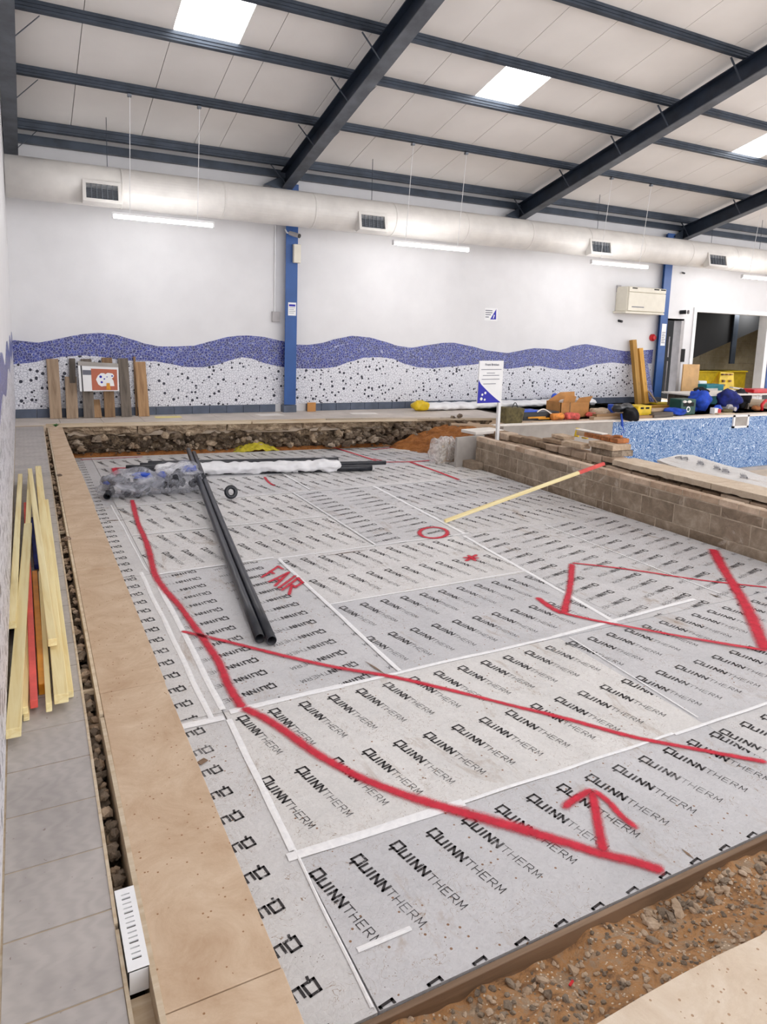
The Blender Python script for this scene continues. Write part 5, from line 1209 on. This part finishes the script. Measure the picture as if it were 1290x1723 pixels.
# trestle table top with clutter
tb = thing('trestle_board', 'white board table across trestles at the right edge', 'table', (14.6, 10.6, 0)); a = aty(1190, 672, 10.5); b = aty(1330, 668, 10.5)
zt = .33; MB().box((12.9, 10.35, zt), (17.2, 11.2, zt+.03)).build('top', 'cream_paper', tb); 
for x_ in (13.0, 14.9, 16.9): MB().box((x_, 10.45, 0), (x_+.05, 11.1, zt)).build('trestle', 'dark_board', tb)
t = holed('red_toolbox', 'red toolbox with pale lettering on the white table at the right edge', 1267, 1300, 671, 655, 10.45, .3, 'red_plastic', (), 'toolbox'); 
for o_ in t.children: pass
a = aty(1277, 667, 10.44); text('lettering', 'FA', fm(a.x, 10.44, a.z-.06), .17, 'plain_white', t, .001, .004); MB().box((a.x+.12, 10.44, a.z-.07), (a.x+.42, 10.449, a.z+.06)).build('dark_label', 'black_plastic', t)
a = aty(1280, 698, 10.0); m = MB(); m.tube([(a.x+.0, 10, .02), (a.x, 10, .16), (a.x+.1, 10, .24), (a.x+.35, 10, .24), (a.x+.45, 10, .16)], .035, 10); one(m, 'bent_pipe', 'red_plastic', 'bent red plastic pipe on the deck at the right edge', 'pipe', smooth=True)
m = MB(); a = P(1256, 698); m.tube([(a.x, 10.0, .09), (a.x, 10.15, .09)], .09, 16, hollow=.5); one(m, 'grinder_disc', 'grey_frame', 'round grey disc tool below the white table', 'tool')
blob('brown_pot', 'brown earthen pot under the white table', 1266, 1276, 697, 682, 10.1, 'fired_brick', 'pot', 19, .1, .1)
# behind: trough, yellow sign crate, teal carton, white box, pipes
YT2 = 13.6
tr_ = thing('yellow_trough', 'long yellow plastic trough in the room beyond the big doorway', 'trough', (16, YT2, 0)); a = aty(1170, 650, YT2); b = aty(1254, 650, YT2); z1 = aty(1210, 624, YT2).z
MB().box((a.x, YT2, 0), (b.x, YT2+.5, z1)).build('body', 'yellow_trough', tr_, bevel=.06); MB().box((a.x-.02, YT2-.02, z1-.04), (b.x+.02, YT2+.52, z1)).build('rim', 'yellow_trough', tr_, bevel=.01)
Ys = 12.0; wsn = thing('wet_floor_sign', 'yellow folding floor sign with cut-outs standing in the doorway', 'sign', (15.9, Ys, 0)); 
q4 = [aty(px, py, Ys) for px, py in ((1205, 648), (1212, 626), (1234, 627), (1231, 656))]
bq = [Vector((q4[0].x-.05, Ys-.1, .0)), Vector((q4[1].x, Ys, q4[1].z)), Vector((q4[2].x, Ys, q4[2].z)), Vector((q4[3].x, Ys-.1, .0))]
m = MB(); m.add(bq + [p_+Vector((0,.03,0)) for p_ in bq], [(0,3,2,1),(4,5,6,7),(0,1,5,4),(1,2,6,5),(2,3,7,6),(3,0,4,7)]); m.build('front_leaf', 'yellow_plastic', wsn)
m = MB(); bq2 = [p_+Vector((0,.5,0)) if i in (0,3) else p_+Vector((0,.04,0)) for i, p_ in enumerate(bq)]; m.add(bq2 + [p_+Vector((0,.03,0)) for p_ in bq2], [(0,3,2,1),(4,5,6,7),(0,1,5,4),(1,2,6,5),(2,3,7,6),(3,0,4,7)]); m.build('rear_leaf', 'yellow_plastic', wsn)
for px, py, w_, h in ((1215, 630, .08, .04), (1222, 630, .07, .04), (1228, 630, .07, .04), (1215, 641, .06, .06), (1226, 641, .05, .05), (1215, 648, .06, .05)):
    a = aty(px, py, Ys-.03); MB().box((a.x-w_/2, Ys-.09, a.z-h/2), (a.x+w_/2, Ys-.02, a.z+h/2)).build('cut_out', 'brown_board', wsn)
t = holed('teal_carton', 'teal and white carton in front of the yellow floor sign', 1187, 1216, 668, 647, 11.4, .3, 'teal_card', (), 'carton'); a = aty(1200, 655, 11.39); MB().box((a.x-.25, 11.385, a.z-.06), (a.x+.15, 11.4, a.z+.02)).build('pale_print', 'cream_paper', t)
t = holed('white_box', 'tall narrow white box between the plywood and the teal carton', 1174, 1187, 668, 641, 11.7, .15, 'plain_white', (), 'box')
labs = ['topmost long white plank leaning flat behind the red toolbox', 'middle long white plank behind the red toolbox', 'lowest long white plank behind the red toolbox']
for k in range(3): tag(beam('white_plank', aty(1230-4*k, 652+4*k, 11.6)+Vector((0,0,.0)), aty(1292, 660+4*k, 11.4), .12, .04, 'cream_paper'), labs[k], 'plank', 'white planks')
slab('yellow_mat', 'flat yellow board on the floor in front of the dark doorway', P(1128, 680)+Vector((0,0,.0)), (1.1,.35,.04), -.1, 'yellow_trough', 'board')

# ================================================================== THINGS ON THE INSULATION
def pipe(name, label, a, b, r_, cat='pipe', grp=None, sag=0, mat='pipe_black'):
    a = Vector(a); b = Vector(b); pts = [a.lerp(b, k/12)+Vector((0,0,-sag*math.sin(PI*k/12))) for k in range(13)]
    return one(MB().tube(pts, r_, 18, hollow=.84), name, mat, label, cat, grp, smooth=False)
def shade_smooth_sides(o):
    for p_ in o.data.polygons: p_.use_smooth = len(p_.vertices) == 4
R1 = .032; zb = ZI + R1 + .004
n1 = atz(437, 1074, zb); n2 = atz(457, 1078, zb)
f1 = Vector((2.13, 10.05, ZI+.30)); f2 = Vector((2.25, 10.0, ZI+.29))
# they lie over the bundle of long pipes (at y ~ 9.7) and rest on the boards at the near end
def at_y(px, py, Y): q = _ray(px, py); return EYE + q*((Y-EYE.y)/q.y)
f1 = at_y(317, 757, 9.9); f2 = at_y(326, 762, 9.85)
shade_smooth_sides(pipe('long_pipe', 'left one of the two long black pipes lying crosswise over the bundle', n1, f1, R1, sag=.03)); shade_smooth_sides(pipe('long_pipe', 'right one of the two long black pipes lying crosswise over the bundle', n2, f2, R1, sag=.03))
for i, (n_, f_) in enumerate(((n1, f1), (n2, f2))):
    for k, u in enumerate((.42,)):
        c_ = n_.lerp(f_, u); t_ = (f_-n_).normalized(); pts = [c_ - t_*.03+Vector((0,0,-.028)), c_ + t_*.03+Vector((0,0,-.028))]
rows = [  # label, left end px, right end px, radius, Y of its axis at x = 2.5, height of its axis above the boards
 ('back pipe of the bundle, the longest thick one', (248, 779), (570, 768), .05, 9.72, .056),
 ('second pipe of the bundle, in front of the back one', (235, 786), (563, 777), .048, 9.61, .054),
 ('third pipe of the bundle, reaching furthest left', (212, 788), (560, 780), .045, 9.50, .051),
 ('pipe of the bundle just behind the white wrap', (235, 793), (623, 782), .032, 9.41, .038),
 ('pipe running out of the white wrap, thin and reaching furthest right', (260, 800), (651, 792), .030, 9.28, .095),
 ('pipe running out of the white wrap, stout and dark', (250, 797), (627, 799), .045, 9.18, .05)]
for i, (lb, a, b, r_, yy, hz) in enumerate(rows):
    z_ = ZI + hz; xa = at_y(*a, yy+.25).x; xb = at_y(*b, yy).x; xb = at_y(*b, yy-.2*(xb-2.5)).x
    shade_smooth_sides(pipe('bundle_pipe', lb, (xa, yy-.2*(xa-2.5), z_), (xb, yy-.2*(xb-2.5), z_), r_, grp='bundle of black pipes'))
# white polythene sleeve
pA, pB = at_y(258, 795, 9.45), at_y(573, 790, 8.95)
o = crumple((pA.x, 9.22-.2*(pA.x-2.5), ZI+.08), (pB.x, 9.22-.2*(pB.x-2.5), ZI+.08), .125, .075, 55, 130, 22, .45).build('polythene_sleeve', 'white_film', None, smooth=True); tag(o, 'crumpled white polythene sleeve around the front pipes of the bundle', 'wrap')
# clear bags of black fittings
def fitting_bag(label, c_, rx, ry, rz, seed, a):
    t = thing('fittings_bag', label, 'bag', (c_[0], c_[1], ZI), 'clear bags of pipe fittings'); rd = random.Random(seed)
    M = Matrix.Translation(c_) @ rotz(a)
    m = MB(); m.ell((0,0,0), (rx, ry, rz), 40, 24, M, .30, seed); m.v = [(x_, y_, max(z_, ZI+.004)) for x_, y_, z_ in m.v]; m.build('film', 'clear_bag', t, smooth=True)
    for k in range(14):
        u = Vector((rd.uniform(-.72,.72)*rx, rd.uniform(-.6,.6)*ry, rd.uniform(-.62,.35)*rz)); L = rd.uniform(.09,.18); aa = rd.uniform(0,6.3); d_ = Vector((math.cos(aa), math.sin(aa), rd.uniform(-.3,.3)))*L/2
        p0, p1 = M @ (u-d_), M @ (u+d_); p0.z = max(p0.z, ZI+.05); p1.z = max(p1.z, ZI+.05)
        mid = (p0+p1)/2 + Vector((0,0,.02)); o_ = MB().tube([p0, p0.lerp(mid,.7), p1.lerp(mid,.7), p1], [.042,.036,.036,.042], 12, hollow=.8).build('pipe_fitting', 'pipe_black', t)
    m = MB(); m.ell((rx*.3, ry*-.2, rz*.62), (rx*.30, ry*.3, rz*.22), 16, 10, M, .6, seed+2); m.build('blue_knot', 'blue_plastic', t, smooth=True)
    m = MB(); m.ell((-rx*.72, ry*.1, rz*.25), (rx*.16, ry*.25, rz*.22), 14, 9, M, .6, seed+4); m.build('blue_piece', 'blue_plastic', t, smooth=True)
    return t
fitting_bag('clear plastic bag of black pipe fittings with blue pieces, the left one', (1.10, 8.42, ZI+.13), .36, .24, .17, 5, -.05)
fitting_bag('clear plastic bag of black pipe fittings against the long pipes, the right one', (1.66, 8.46, ZI+.15), .30, .24, .19, 8, .1)
# small ring
a = at_y(388.5, 830, 7.85); rg = MB(); pts = [(a.x+.055*math.cos(t), a.y+.02*math.sin(t), ZI+.082+.055*math.sin(t)) for t in [2*PI*k/24 for k in range(25)]]
rg.tube(pts, .024, 10, cap=False); one(rg, 'black_coupling', 'pipe_black', 'small black ring coupling standing alone right of the long pipes', 'coupling', smooth=True)
# wooden stake with red tip leaning over the block wall
st = thing('wooden_stake', 'long pale wooden stake with a red painted tip leaning on the block wall', 'stake', (4, 6.1, ZI))
lo_ = atz(748, 877, ZI+.022); hi_ = at_y(1016, 781, 5.93); 
hi_ = atz(1016, 780, .10)
md = lo_.lerp(hi_, .83)
beam('shaft', lo_, md, .04, .035, 'pine', st, bevel=.006); beam('red_tip', md, hi_, .041, .036, 'red_timber', st, bevel=.006)

# ================================================================== TIMBER PILE ON THE LEFT WALKWAY
def tim(label, a, za, b, zb_, w_, h, mat='pine', roll=0, name='pine_batten'):
    """a = near end, b = far end: photo points of the top face centre at heights za, zb_"""
    p0 = atz(*a, za); p1 = atz(*b, zb_); p0.z -= h/2; p1.z -= h/2
    return tag(beam(name, p0, p1, w_, h, mat, roll=roll), label, 'timber', 'timbers on the left walkway')
tim('longest pale batten of the left pile, its near end lowest and closest to the wall', (22, 1226), .075, (47, 880), .10, .050, .038)
tim('pale batten of the left pile lying against the wall, rounded near end', (20, 1045), .12, (34, 797), .10, .036, .04)
tim('short slim batten ending beside the red one, left of it', (42, 1190), .045, (49, 1022), .05, .022, .035)
tim('thin offcut under the slim batten, its end just below it', (44, 1207), .018, (46, 1100), .018, .022, .016)
tim('slim batten right of the red and amber ones', (82, 1183), .06, (68, 960), .06, .022, .038)
tim('upper pale batten of the right bundle ending above the others', (88, 1075), .135, (50, 788), .14, .036, .035)
tim('wide pale batten, rightmost with the lowest near end of the right bundle', (103, 1168), .08, (64, 784), .08, .052, .04)
tim('outer edge batten under the right bundle', (117, 1163), .035, (78, 840), .035, .03, .03)
tim('pale batten crossing behind, running down the middle of the pile', (44, 960), .085, (50, 800), .09, .034, .035)
tim('red painted batten in the middle of the left pile', (57, 1178), .06, (43, 845), .06, .028, .035, 'red_timber', name='red_batten')
tim('amber spirit level beside the red batten', (71, 1150), .05, (58, 960), .03, .028, .05, 'amber_plastic', name='spirit_level')
tim('dark blue level under the crossing battens', (62, 950), .05, (54, 870), .05, .03, .03, 'navy_cloth', name='blue_level')
for o in bpy.data.objects:
    for k in ('_org', '_x'):
        if k in o: del o[k]
